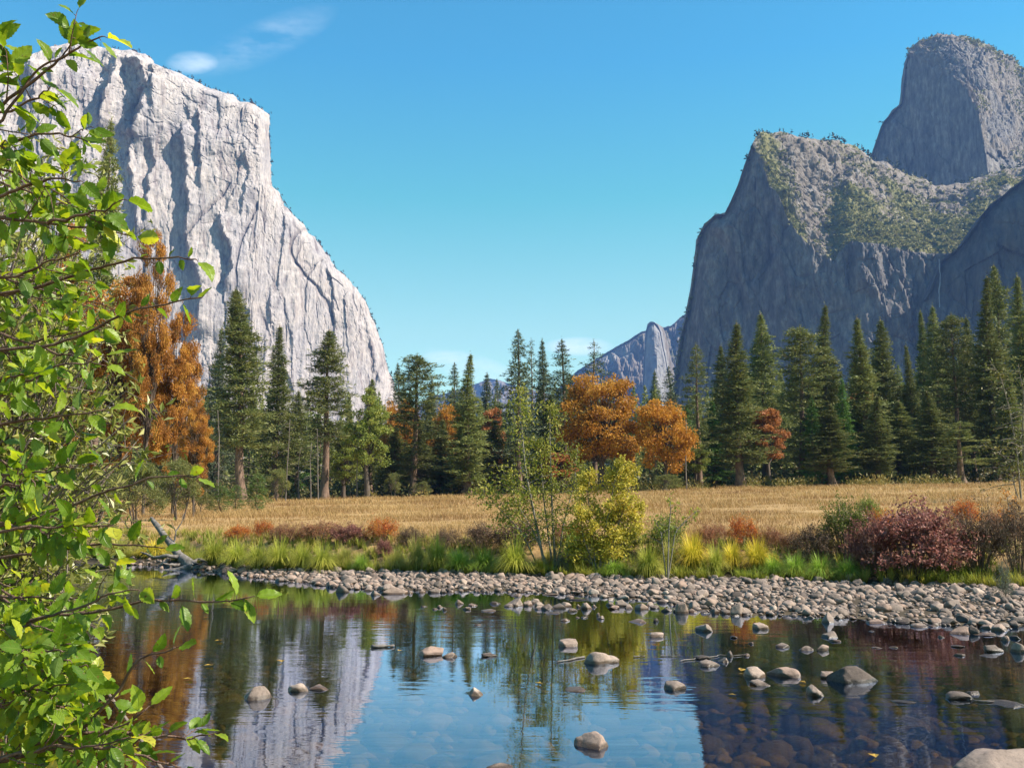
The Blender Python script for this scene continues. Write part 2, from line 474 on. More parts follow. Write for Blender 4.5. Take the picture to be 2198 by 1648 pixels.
def granite(name, cols, streak, veg=None, veg_lo=0.45, veg_hi=0.75, sc=0.02, bump=1.0):
    m, N, L = mat_new(name)
    geo = N('ShaderNodeNewGeometry')
    def nz(sx, sz, detail, rough=0.6, seed=0.0):
        mp = N('ShaderNodeMapping'); mp.inputs['Scale'].default_value = (sx, sx, sz); mp.inputs['Location'].default_value = (seed, 0, 0)
        L(geo.outputs['Position'], mp.inputs[0])
        n = N('ShaderNodeTexNoise', i_Scale=1.0, i_Detail=detail, i_Roughness=rough); L(mp.outputs[0], n.inputs['Vector']); return n.outputs[0]
    n1 = nz(sc, sc * 0.12, 7.0, 0.66); n2 = nz(sc * 3.5, sc * 1.2, 6.0, 0.7, 11.0); n3 = nz(sc * 0.3, sc * 0.2, 4.0, 0.6, 5.0)
    rp = ramp(N, [(0.30 + 0.4 * i / (len(cols) - 1), c) for i, c in enumerate(cols)]); L(n2, rp.inputs[0])
    rs = ramp(N, [(0.34, streak), (0.47, (1, 1, 1)), (0.6, (1, 1, 1)), (0.72, (1.0, 0.93, 0.82))]); L(n1, rs.inputs[0])
    mu = N('ShaderNodeMix', data_type='RGBA', blend_type='MULTIPLY'); mu.inputs['Factor'].default_value = 0.85
    L(rp.outputs[0], mu.inputs['A']); L(rs.outputs[0], mu.inputs['B'])
    r3 = ramp(N, [(0.3, (0.66, 0.66, 0.70)), (0.48, (0.92, 0.90, 0.88)), (0.6, (1.0, 0.95, 0.88)), (0.72, (1.08, 1.06, 1.06))]); L(n3, r3.inputs[0])
    m2 = N('ShaderNodeMix', data_type='RGBA', blend_type='MULTIPLY'); m2.inputs['Factor'].default_value = 0.8
    L(mu.outputs['Result'], m2.inputs['A']); L(r3.outputs[0], m2.inputs['B'])
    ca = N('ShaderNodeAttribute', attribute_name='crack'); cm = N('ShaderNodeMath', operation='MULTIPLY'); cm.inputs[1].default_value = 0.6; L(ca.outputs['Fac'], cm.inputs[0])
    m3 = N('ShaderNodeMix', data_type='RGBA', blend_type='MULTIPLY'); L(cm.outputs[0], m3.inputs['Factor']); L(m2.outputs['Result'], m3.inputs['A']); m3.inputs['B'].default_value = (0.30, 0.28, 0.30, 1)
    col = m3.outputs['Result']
    if veg:
        at_ = N('ShaderNodeAttribute', attribute_name='veg')
        sunlit_soil = N('ShaderNodeMix', data_type='RGBA'); sm = N('ShaderNodeMapRange', i_1=0.08, i_2=0.16); L(at_.outputs['Fac'], sm.inputs[0])
        so = ramp(N, [(0.32, (0.092, 0.076, 0.061)), (0.5, (0.147, 0.122, 0.101)), (0.68, (0.230, 0.206, 0.193))]); L(n2, so.inputs[0])  # soil cover of the slopes, its colour lightened so they look sunlit
        L(sm.outputs[0], sunlit_soil.inputs['Factor']); L(col, sunlit_soil.inputs['A']); L(so.outputs[0], sunlit_soil.inputs['B']); col = sunlit_soil.outputs['Result']
        vn = nz(0.05, 0.05, 6.0, 0.75, 23.0)
        sub = N('ShaderNodeMath', operation='ADD'); L(at_.outputs['Fac'], sub.inputs[0]); L(vn, sub.inputs[1])
        mr = N('ShaderNodeMapRange', i_1=0.95, i_2=1.12); L(sub.outputs[0], mr.inputs[0])
        vr = ramp(N, [(0.3, veg[0]), (0.7, veg[1])]); L(n2, vr.inputs[0])
        mv = N('ShaderNodeMix', data_type='RGBA'); L(mr.outputs[0], mv.inputs['Factor']); L(col, mv.inputs['A']); L(vr.outputs[0], mv.inputs['B'])
        col = mv.outputs['Result']
    p = N('ShaderNodeBsdfPrincipled', i_Roughness=0.85); p.inputs['Specular IOR Level'].default_value = 0.2
    L(col, p.inputs['Base Color'])
    hs = N('ShaderNodeMath', operation='MULTIPLY_ADD'); hs.inputs[1].default_value = 0.6; L(n2, hs.inputs[0]); L(n1, hs.inputs[2])
    bp = N('ShaderNodeBump', i_Strength=0.8, i_Distance=3.5 * bump); L(hs, bp.inputs['Height']) if False else L(hs.outputs[0], bp.inputs['Height'])
    L(bp.outputs[0], p.inputs['Normal'])
    o = N('ShaderNodeOutputMaterial'); L(p.outputs[0], o.inputs[0])
    return m

def cells(x, z, sx, sz, seed):
    """jittered cells: value of the nearest cell, its local offset, distance to its border"""
    u, w = x / sx, z / sz
    iu, iw = np.floor(u), np.floor(w); zr = np.zeros_like(iu)
    d1 = np.full(u.shape, 9.0); d2 = d1.copy(); val = np.zeros(u.shape); ox = val.copy(); oz = val.copy()
    for a in (-1, 0, 1):
        for b in (-1, 0, 1):
            cu, cw = iu + a, iw + b
            du = u - cu - _h(cu, cw, zr, seed); dw = w - cw - _h(cu, cw, zr, seed + 1)
            d = np.sqrt(du * du + dw * dw); m = d < d1
            d2 = np.where(m, d1, np.minimum(d2, d))
            val = np.where(m, _h(cu, cw, zr, seed + 2), val); ox = np.where(m, du, ox); oz = np.where(m, dw, oz)
            d1 = np.where(m, d, d1)
    return val, ox, oz, d2 - d1

def blocks(x, z, sx, sz, seed, tilt=0.8):
    v, ox, oz, e = cells(x, z, sx, sz, seed)
    v2 = (v * 7.31) % 1.0
    return (v - 0.5) + tilt * ox * (v2 - 0.35) - 0.35 * np.exp(-(e / 0.06) ** 2)

def edge_dist(X, Z, ox, oz):
    """distance in the XZ plane from grid points to an outline polyline"""
    d = np.full(X.shape, 1e9)
    for k in range(len(ox) - 1):
        ax, az, bx, bz = ox[k], oz[k], ox[k + 1], oz[k + 1]
        L2 = (bx - ax) ** 2 + (bz - az) ** 2 + 1e-9
        t = np.clip(((X - ax) * (bx - ax) + (Z - az) * (bz - az)) / L2, 0, 1)
        d = np.minimum(d, (X - ax - t * (bx - ax)) ** 2 + (Z - az - t * (bz - az)) ** 2)
    return np.sqrt(d)

# ---- the big pale monolith on the left
NC, NR = 620, 470
# px, py of the skyline, and depth of each point
top = [(-330, 250, 1500), (-180, 170, 1590), (0, 118, 1705), (60, 99, 1745), (105, 86, 1772), (150, 77, 1797), (205, 88, 1820), (250, 95, 1835), (285, 103, 1850), (325, 122, 1865), (352, 137, 1875), (400, 157, 1890),
       (450, 182, 1905), (490, 197, 1915), (520, 207, 1922), (545, 215, 1930), (562, 226, 1936), (570, 238, 1940), (573.5, 262, 1942), (575.5, 330, 1942), (576.5, 396, 1942), (592, 408, 1952), (610, 432, 1960),
       (640, 470, 1980), (680, 520, 2005), (712, 562, 2020), (742, 590, 2040), (765, 617, 2050), (785, 648, 2060), (800, 690, 2068), (815, 735, 2075), (832, 785, 2085), (846, 830, 2092), (860, 880, 2100), (875, 1000, 2110)]
T_ = resample(top, NC)
Ptop = at(T_[:, 0], T_[:, 1], T_[:, 2])
rough_top = fbm(Ptop[:, 0] / 22, Ptop[:, 2] / 22, oct=4, seed=51) * 5.0
Ptop[:, 2] += rough_top; Ptop[:, 0] += rough_top * 0.4
def mono_base(p):
    b = p.copy()
    b[:, 2] = -10
    b[:, 1] = p[:, 1] - 0.15 * (p[:, 2]) - 10          # the wall leans back
    return b
Pbase = mono_base(Ptop)
G = loft_grid([Pbase, Ptop], [NR])
Xg, Yg, Zg = G[..., 0].copy(), G[..., 1].copy(), G[..., 2].copy()
ed = edge_dist(Xg, Zg, Ptop[::6, 0], Ptop[::6, 2])
def rounded(ed, R, depth):
    q = np.clip(1 - ed / R, 0, 1)
    return depth * (1 - np.sqrt(np.clip(1 - q * q, 0, 1)))
Yg += rounded(ed, 30, 30)
# the toe apron flares towards the viewer lower down on the right
ap = smooth(-420, -180, Xg) * smooth(330, 0, Zg)
Yg -= 105 * ap
# procedural relief: vertical flutes with sharp left-facing corners, warped so that no two are alike
warp = 0.7 * fbm(Xg / 300, Zg / 1500, oct=2, seed=21)
edge_j = 2.2 * fbm(Xg / 60, Zg / 16, oct=4, seed=22)
def fan(period, seed, zs, lo, hi):
    u = (Xg + edge_j + 0.05 * Zg) / period + warp * 60 / period + 0.35 * fbm(Xg / (period * 2), Zg / zs, oct=2, seed=seed)
    am = smooth(lo, hi, fbm(Xg / period, Zg / (zs * 0.33), oct=3, seed=seed + 1))
    f = u - np.floor(u)
    groove = np.exp(-((f - 0.02) / 0.05) ** 2)
    return saw(u) * am - 0.35 * groove * am
def terrace(n, k):
    u = n * k
    f = u - np.floor(u)
    return (np.floor(u) + smooth(0.80, 1.0, f)) / k
rel = 3.5 * fan(118, 31, 1600, 0.1, 0.25) + 2.0 * fan(47, 41, 1100, 0.12, 0.28) + 1.3 * fan(21, 47, 600, 0.15, 0.3) + 0.9 * fan(9, 57, 300, 0.1, 0.3)
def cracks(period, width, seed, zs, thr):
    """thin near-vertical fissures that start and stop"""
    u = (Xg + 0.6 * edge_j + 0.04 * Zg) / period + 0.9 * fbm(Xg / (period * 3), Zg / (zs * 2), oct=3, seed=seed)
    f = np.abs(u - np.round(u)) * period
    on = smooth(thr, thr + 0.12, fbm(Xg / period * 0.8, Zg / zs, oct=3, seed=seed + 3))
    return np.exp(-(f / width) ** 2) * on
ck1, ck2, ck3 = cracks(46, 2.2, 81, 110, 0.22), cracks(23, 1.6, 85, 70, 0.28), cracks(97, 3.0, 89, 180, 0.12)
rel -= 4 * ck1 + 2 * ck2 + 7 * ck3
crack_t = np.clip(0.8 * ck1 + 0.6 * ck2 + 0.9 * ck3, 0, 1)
n_sl = fbm((Xg + edge_j) / 85, Zg / 230, oct=4, seed=60)
n_sm = fbm((Xg + edge_j) / 30, Zg / 62, oct=4, seed=64)
rel += 2.5 * terrace(n_sl, 3.0) + 1.2 * terrace(n_sm, 2.5)
xj = Xg + edge_j + 0.05 * Zg
on_b = smooth(-0.3, 0.4, fbm(Xg / 120, Zg / 200, oct=3, seed=120))
rel += 5.0 * blocks(xj, Zg, 30, 150, 121) + 3.2 * blocks(xj, Zg, 14, 52, 124) * on_b + 1.5 * blocks(xj, Zg, 7, 18, 127) * on_b
upper = smooth(520, 800, Zg)
n_up = fbm(Xg / 34, Zg / 44, oct=4, seed=66)
rel += (3 * terrace(n_up, 2.5) + 5.0 * blocks(xj, Zg, 20, 26, 131)) * upper
rel += 0.7 * fbm(Xg / 9, Zg / 22, oct=3, seed=61)
calm = 1 - 0.55 * smooth(-420, -250, Xg) * smooth(420, 180, Zg)
rel *= calm
# traced corners: (pixel polyline top to bottom, width m, depth m): the wall steps towards the viewer across the line, going right
corners = [
    ([(248, 120), (250, 170), (240, 215), (228, 300)], 16, 34),
    ([(300, 140), (318, 170), (326, 215), (322, 262), (306, 300), (300, 330)], 22, 46),
    ([(345, 140), (350, 200), (352, 268)], 8, 14),
    ([(408, 292), (413, 360), (420, 440), (418, 520), (428, 570), (452, 620), (456, 660), (444, 730)], 11, 26),
    ([(440, 260), (446, 340), (447, 420)], 7, 14),
    ([(487, 480), (497, 520), (512, 545), (517, 580), (508, 640)], 9, 20),
    ([(342, 330), (350, 365), (338, 420), (335, 500)], 8, 14),
    ([(296, 330), (306, 400), (312, 480), (315, 520)], 10, 20),
    ([(192, 300), (196, 360), (200, 420)], 8, 14),
    ([(553, 250), (557, 330), (560, 400)], 7, 12),
    ([(536, 330), (540, 380), (532, 470)], 5, 8),
    ([(590, 640), (594, 700), (597, 720)], 5, 9),
    ([(612, 790), (628, 810), (640, 835)], 6, 9),
    ([(700, 560), (712, 600), (720, 700)], 5, 9),
    ([(770, 640), (790, 700), (806, 780), (815, 820)], 7, 10),
    ([(60, 130), (72, 200), (84, 300), (70, 420)], 26, 30),
]
for pl, w, dep in corners:
    pl = np.array(pl, float)
    w3 = at(pl[:, 0], pl[:, 1], np.interp(pl[:, 0], T_[:, 0], T_[:, 2]))
    o = np.argsort(w3[:, 2])
    xc = np.interp(Zg, w3[o, 2], w3[o, 0]) + 3.5 * fbm(Zg / 18, Zg * 0 + 0.5, oct=3, seed=int(abs(pl[0, 0])))
    zlo, zhi = w3[:, 2].min(), w3[:, 2].max()
    fade = smooth(zlo - 18, zlo + 25, Zg) * (1 - smooth(zhi - 12, zhi + 14, Zg))
    s = (Xg - xc) / w
    prof = np.clip((s + 0.5), 0, 1) * np.exp(-np.clip(s - 0.5, 0, None) / 4.0)
    back = -0.25 * np.exp(-((s + 1.2) / 0.9) ** 2)
    rel += 0.95 * dep * fade * (prof + back)
ef = smooth(0, 26, ed)
Yg -= rel * (0.25 + 0.75 * ef)
G[..., 1] = Yg
# plateau and rear: gives the mass its thickness
FM = G[-1].copy()
back1 = G[-1].copy(); back1[:, 1] += 60; back1[:, 2] -= 3; back1[:, 0] -= 40
back2 = G[-1].copy(); back2[:, 1] += 700; back2[:, 2] = back2[:, 2] * 0.93 - 15; back2[:, 0] = back2[:, 0] * 1.4 - 260
back3 = back2.copy(); back3[:, 1] += 150; back3[:, 2] = -20
G = np.concatenate([G, loft_grid([back1, back2, back3], [10, 6])])
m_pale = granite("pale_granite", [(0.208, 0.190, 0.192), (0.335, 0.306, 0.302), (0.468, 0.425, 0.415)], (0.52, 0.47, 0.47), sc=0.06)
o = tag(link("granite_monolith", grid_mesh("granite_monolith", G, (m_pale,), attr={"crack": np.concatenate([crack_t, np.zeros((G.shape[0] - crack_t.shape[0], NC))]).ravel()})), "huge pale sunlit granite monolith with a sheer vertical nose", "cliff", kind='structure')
MONO = FM

# ---- helper for the shaded formations on the right
def formation(name, label, top, rim, base_dy, NCc, counts, seed, mat, wall_rel=1.0, slope_rel=1.0, veg=None, Rr=40, Dd=24, back=500, rim_soft=0.0):
    T_ = resample(top, NCc)
    if rim is None:
        rimr = T_.copy()
    else:
        rim = np.array(rim, float); rimr = np.stack([np.interp(T_[:, 0], rim[:, 0], rim[:, k]) for k in range(3)], -1)
        rimr[:, 1] = np.maximum(rimr[:, 1], T_[:, 1])
    Pt = at(T_[:, 0], T_[:, 1], T_[:, 2])
    j = fbm(Pt[:, 0] / 16, Pt[:, 2] / 16, oct=4, seed=seed) * 3.0
    Pt[:, 2] += j; Pt[:, 0] += 0.4 * j
    Pr = at(rimr[:, 0], rimr[:, 1], rimr[:, 2])
    Pb = Pr.copy(); Pb[:, 2] = -10; Pb[:, 1] -= base_dy * np.clip(Pr[:, 2] / 400, 0.1, 1)
    nw, ns = counts
    G = loft_grid([Pb, Pr, Pt], [nw, ns])
    X, Y, Z = G[..., 0].copy(), G[..., 1].copy(), G[..., 2].copy()
    ed = edge_dist(X, Z, Pt[::5, 0], Pt[::5, 2])
    isw = (np.arange(G.shape[0]) < nw)[:, None] * np.ones((1, NCc))
    tslope = np.clip((np.arange(G.shape[0]) - nw) / max(ns, 1), 0, 1)[:, None] * np.ones((1, NCc))
    flute = 10 * saw(X / 62 + 1.0 * fbm(X / 130, Z / 260, oct=3, seed=seed + 1)) * smooth(-0.2, 0.5, fbm(X / 110, Z / 180, oct=3, seed=seed + 2)) \
        + 6 * blocks(X + 0.1 * Z, Z, 34, 110, seed + 21) + 3 * blocks(X, Z, 15, 40, seed + 24) + 1.4 * blocks(X, Z, 7, 16, seed + 27) + 7 * fbm(X / 70, Z / 170, oct=5, seed=seed + 3) + 2.2 * fbm(X / 13, Z / 26, oct=4, seed=seed + 4)
    crag = 5 * blocks(X + .4 * Z, Z + .3 * Y, 26, 22, seed + 31) + 2.5 * blocks(X, Z + .3 * Y, 11, 9, seed + 34) + 11 * fbm(X / 45, Z / 45, Y / 45, oct=5, seed=seed + 5, gain=0.55) + 4 * np.abs(fbm(X / 14, Z / 14, Y / 20, oct=3, seed=seed + 6))
    ef = smooth(0, 22, ed)
    k = (0.2 + 0.8 * ef)
    G[..., 1] = Y + rounded(ed, Rr, Dd) * isw - np.where(isw > 0, flute * wall_rel, 0) * k
    G[..., 2] = Z + np.where(isw > 0, 0, crag * 0.8 * slope_rel) * (0.15 + 0.85 * ef)
    G[..., 1] -= np.where(isw > 0, 0, crag * 0.5 * slope_rel) * k
    vg = np.zeros(X.shape) if veg is None else veg(X, Y, Z, isw, tslope)
    F = G.copy()
    sx = np.sign(G[-1][:, 0].mean())
    b1 = G[-1].copy(); b1[:, 1] += 40; b1[:, 2] -= 4; b1[:, 0] += sx * 26
    b2 = G[-1].copy(); b2[:, 1] += back; b2[:, 2] = b2[:, 2] * 0.85 - 20
    b2[:, 0] = b2[:, 0] * (1 + back / b2[:, 1].mean()) + sx * (back * 0.35)
    b3 = b2.copy(); b3[:, 1] += 60; b3[:, 2] = -20
    G = np.concatenate([G, loft_grid([b1, b2, b3], [8, 5])])
    va = np.concatenate([vg, np.full((G.shape[0] - vg.shape[0], NCc), 0.3)])
    o = tag(link(name, grid_mesh(name, G, (mat,), attr={'veg': va.ravel()})), label, "cliff", kind='structure')
    return F, vg, isw

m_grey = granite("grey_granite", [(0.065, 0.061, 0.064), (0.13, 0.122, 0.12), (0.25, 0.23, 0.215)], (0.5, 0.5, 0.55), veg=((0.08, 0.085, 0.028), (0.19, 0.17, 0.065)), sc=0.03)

# lower brow with the vegetated, sunlit shelf
top_b = [(1432, 1000, 1640), (1438, 900, 1640), (1445, 850, 1638), (1452, 770, 1634), (1462, 722, 1630), (1476, 668, 1625), (1488, 600, 1618), (1494, 545, 1612), (1499, 505, 1608), (1512, 478, 1600), (1532, 464, 1594), (1556, 458, 1588),
         (1570, 430, 1584), (1588, 388, 1578), (1602, 345, 1574), (1615, 310, 1572), (1626, 292, 1580), (1640, 284, 1590), (1690, 289, 1620), (1740, 296, 1640), (1800, 303, 1660), (1840, 316, 1675), (1870, 342, 1690), (1900, 352, 1700), (1960, 378, 1715),
         (2010, 398, 1725), (2060, 396, 1735), (2110, 380, 1745), (2160, 366, 1755), (2240, 350, 1765), (2330, 345, 1775)]
rim_b = [(1432, 1000, 1640), (1445, 850, 1638), (1462, 722, 1630), (1488, 600, 1618), (1499, 505, 1608), (1532, 464, 1594), (1556, 458, 1588), (1588, 388, 1578), (1602, 345, 1574), (1615, 310, 1572), (1630, 330, 1566), (1648, 400, 1548), (1670, 432, 1535),
         (1690, 470, 1520), (1712, 500, 1508), (1745, 535, 1496), (1786, 566, 1484), (1800, 540, 1482), (1822, 518, 1480), (1845, 522, 1470), (1880, 524, 1470), (1920, 536, 1468), (1980, 545, 1462), (2040, 546, 1455), (2080, 542, 1452), (2240, 540, 1440), (2330, 540, 1430)]
def veg_b(X, Y, Z, isw, ts):
    n = fbm(X / 60, Y / 60, oct=3, seed=5)
    v = 0.40 + 0.28 * n + 0.34 * smooth(380, 520, X) * smooth(0.75, 0.3, ts)
    return np.where(isw > 0, 0.06, v)
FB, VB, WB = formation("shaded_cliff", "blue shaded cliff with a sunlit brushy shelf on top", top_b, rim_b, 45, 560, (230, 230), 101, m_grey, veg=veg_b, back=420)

# higher dome behind it
top_h = [(1858, 420, 2330), (1866, 350, 2328), (1878, 310, 2322), (1896, 262, 2312), (1916, 236, 2300), (1935, 222, 2288), (1939, 190, 2284), (1944, 140, 2278), (1952, 104, 2272), (1975, 87, 2268), (2010, 77, 2266), (2045, 74, 2270),
         (2072, 80, 2280), (2110, 93, 2300), (2145, 110, 2320), (2175, 128, 2340), (2200, 152, 2355), (2260, 215, 2380), (2340, 330, 2400)]
rim_h = [(1858, 420, 2330), (1866, 350, 2328), (1896, 262, 2312), (1935, 222, 2288), (1944, 140, 2278), (1952, 112, 2262), (1990, 138, 2215), (2040, 152, 2160), (2075, 190, 2118), (2098, 250, 2085), (2112, 300, 2072), (2150, 330, 2110), (2200, 360, 2160), (2340, 430, 2280)]
def veg_h(X, Y, Z, isw, ts):
    n = fbm(X / 70, Z / 70, oct=3, seed=6)
    v = 0.22 + 0.3 * n + 0.24 * smooth(0.55, 0.95, ts)
    return np.where(isw > 0, 0.02, v)
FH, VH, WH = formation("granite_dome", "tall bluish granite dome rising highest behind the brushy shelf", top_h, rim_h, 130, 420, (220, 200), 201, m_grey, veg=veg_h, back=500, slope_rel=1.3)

# dark spur at the right edge of the picture
top_d = [(1990, 640, 1400), (2022, 560, 1395), (2050, 540, 1390), (2062, 528, 1386), (2080, 503, 1380), (2108, 462, 1372), (2124, 444, 1368), (2150, 422, 1362), (2175, 402, 1356), (2198, 386, 1350), (2260, 330, 1340), (2340, 270, 1325), (2500, 220, 1300)]
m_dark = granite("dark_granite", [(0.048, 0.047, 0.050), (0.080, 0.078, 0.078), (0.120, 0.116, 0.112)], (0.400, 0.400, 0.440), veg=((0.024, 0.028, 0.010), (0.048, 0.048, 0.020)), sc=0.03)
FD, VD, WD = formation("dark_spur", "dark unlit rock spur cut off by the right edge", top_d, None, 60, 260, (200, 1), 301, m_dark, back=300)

# far spire and ridge in the notch
m_far = granite("far_granite", [(0.158, 0.151, 0.151), (0.238, 0.230, 0.223), (0.302, 0.295, 0.288)], (0.396, 0.396, 0.432), veg=((0.029, 0.036, 0.014), (0.050, 0.058, 0.022)), sc=0.012, bump=2.0)
top_s = [(1180, 850, 4300), (1240, 795, 4280), (1290, 764, 4260), (1320, 746, 4250), (1352, 728, 4240), (1376, 712, 4235), (1392, 708, 4240), (1440, 700, 4250), (1462, 680, 4255), (1480, 668, 4260), (1520, 630, 4270), (1600, 600, 4290)]
def veg_s(X, Y, Z, isw, ts): return 0.42 + 0.3 * fbm(X / 160, Z / 160, oct=3, seed=8)
formation("far_ridge", "hazy blue wooded ridge sloping behind the thin spire", top_s, None, 250, 220, (120, 1), 401, m_far, veg=veg_s, wall_rel=2.0, back=600)
top_p = [(1374, 1000, 4010), (1378, 860, 4010), (1383, 770, 4000), (1386, 715, 3990), (1390, 694, 3984), (1396, 689, 3976), (1402, 690, 3968), (1408, 694, 3972), (1413, 700, 3982), (1418, 712, 3996), (1424, 745, 4016), (1430, 775, 4036), (1437, 810, 4060), (1446, 860, 4080), (1458, 1000, 4100)]
formation("rock_spire", "slim sunlit rock spire standing in the gap between the walls", top_p, None, 30, 120, (160, 1), 451, m_far, wall_rel=1.0, Rr=16, Dd=26, back=140)
top_q = [(860, 900, 6500), (915, 862, 6500), (935, 850, 6500), (980, 838, 6480), (1030, 822, 6450), (1052, 812, 6440), (1072, 816, 6440), (1110, 830, 6440), (1200, 850, 6450), (1300, 870, 6450)]
formation("far_mountain", "faint pale mountain seen low between the middle pines", top_q, None, 500, 160, (60, 1), 501, m_far, veg=veg_s, wall_rel=3.0, back=800)

# a thread of falling water in the recess
def waterfall():
    m, N, L = mat_new("falling_water")
    p = N('ShaderNodeBsdfPrincipled', i_Roughness=0.6); p.inputs['Base Color'].default_value = (0.20, 0.22, 0.26, 1)
    o = N('ShaderNodeOutputMaterial'); L(p.outputs[0], o.inputs[0])
    b = MB()
    ys = np.linspace(556, 668, 40)
    pts = at(2016 + 1.6 * fbm(ys / 30, ys * 0, oct=3, seed=5), ys, np.full(40, 1392.0))
    b.tube(pts, 0.55 + 0.4 * np.abs(fbm(ys / 12, ys * 0 + 3, oct=3, seed=7)), 7)
    return b.build("waterfall", (m,), True)
tag(link("waterfall", waterfall()), "thin dim waterfall thread in the dark recess", "waterfall", kind='structure')

# ---- scrub and tiny conifers on shelves and skylines: far masses
def tiny_trees(pos, h, rng, name, mat, label, conic=True):
    b = MB()
    k = 9
    n = len(pos)
    hh = h * rng.uniform(0.55, 1.25, n)
    for j in range(k):
        f = rng.uniform(0.05, 1.0, n)
        rad = hh * (0.26 * (1 - f) + 0.05) if conic else hh * 0.55 * np.sqrt(np.clip(1 - (2 * f - 1) ** 2, 0.05, 1))
        a = rng.uniform(0, 2 * pi, n)
        c = pos + np.stack([np.cos(a) * rad * .5, np.sin(a) * rad * .5, f * hh * 0.9], -1)
        d = np.stack([np.cos(a), np.sin(a), rng.uniform(-.3, .8, n)], -1)
        b.leaves(c - d * rad[:, None] * .5, d, rnd_unit(rng, n), rad * 1.5 + hh * .12, rad * 1.0 + hh * .08)
    if conic:
        b.leaves(pos, np.tile([0, 0, 1.0], (n, 1)), rnd_unit(rng, n), hh, hh * .22)
    o = link(name, b.build(name, (mat,)))
    tag(o, label, kind='stuff')
rng = np.random.default_rng(77)
m_scrub = foliage_mat("scrub_leaves", [(0.10, 0.11, 0.032), (0.16, 0.165, 0.05), (0.24, 0.22, 0.08)], trans=0.3, clump=0.01, clump_amt=0.4)
def pick(F, V, W, n, pw=1.0, thr=0.3):
    st = np.zeros(V.shape); st[1:] = np.linalg.norm(np.diff(F, axis=0), axis=-1)
    w = np.clip(V - thr, 0, None) ** pw * np.clip(st, 0, 6)
    idx = rng.choice(w.size, n, p=(w / w.sum()).ravel())
    return F.reshape(-1, 3)[idx] + rng.normal(size=(n, 3)) * np.array([2.5, 1.0, 0.3])
tiny_trees(pick(FB, VB, WB, 5200, 1.3, 0.22), 4.2, rng, "shelf_scrub", m_scrub, "olive scrub covering the sunlit shelf of the brow", conic=False)
tiny_trees(pick(FH, VH, WH, 1100, 1.5, 0.2), 5.0, rng, "dome_scrub", m_scrub, "dark scrub dotting the summit slope of the tall dome", conic=False)
m_farcon = foliage_mat("far_conifer_needles", [(0.02, 0.03, 0.012), (0.04, 0.055, 0.02)], trans=0.1, clump=0.01)
def sky_trees(P, n, lo, hi):
    i = rng.integers(int(lo * len(P)), int(hi * len(P)), n)
    return P[i] + rng.normal(size=(n, 3)) * np.array([2, 3, 0.4])
pb = FB[-1]
tiny_trees(np.concatenate([sky_trees(pb, 80, 0.47, 0.98), sky_trees(pb, 7, 0.1, 0.46), pick(FB, VB, WB, 40, 1.0)]), 11, rng, "shelf_conifers", m_farcon, "tiny conifers along the skyline of the brushy brow")
tiny_trees(np.concatenate([sky_trees(FH[-1], 45, 0.30, 0.9), pick(FH, VH, WH, 30, 1.0, 0.2)]), 8, rng, "dome_conifers", m_farcon, "tiny trees dotting the skyline of the tall dome")
tiny_trees(sky_trees(MONO, 240, 0.12, 0.97), 6, rng, "rim_conifers", m_farcon, "tiny conifers along the rim of the pale monolith")
# ================================================================ stones
def ico(sub):
    import bmesh
    bm = bmesh.new(); bmesh.ops.create_icosphere(bm, subdivisions=sub, radius=1.0)
    bm.verts.ensure_lookup_table()
    v = np.array([q.co[:] for q in bm.verts]); f = np.array([[x.index for x in p.verts] for p in bm.faces]); bm.free()
    return v, f
ICO = {k: ico(k) for k in (1, 2, 3, 4)}

def stone_verts(seed, sub=3, cuts=7, lump=0.16, fine=0.03):
    rng = np.random.default_rng(seed)
    v = ICO[sub][0].copy()
    r = 1 + lump * fbm(v[:, 0] * 1.3 + seed, v[:, 1] * 1.3, v[:, 2] * 1.3, oct=2, seed=seed)
    v = v * r[:, None]
    for c in range(cuts):                       # worn flats
        n = rng.normal(size=3); n[2] *= 0.8; n /= np.linalg.norm(n)
        h = rng.uniform(0.42, 0.88)
        d = v @ n - h
        v -= np.clip(d, 0, None)[:, None] * n * rng.uniform(0.7, 0.98)
    v = v * (1 + fine * fbm(v[:, 0] * 6, v[:, 1] * 6, v[:, 2] * 6 + seed, oct=3, seed=seed + 5))[:, None]
    v = v - (v.max(0) + v.min(0)) / 2
    v = v / np.abs(v).max(0)
    v[:, :2] *= (1 - 0.27 * np.clip(v[:, 2:], 0, 1) ** 1.2)
    return v / np.abs(v).max(0)

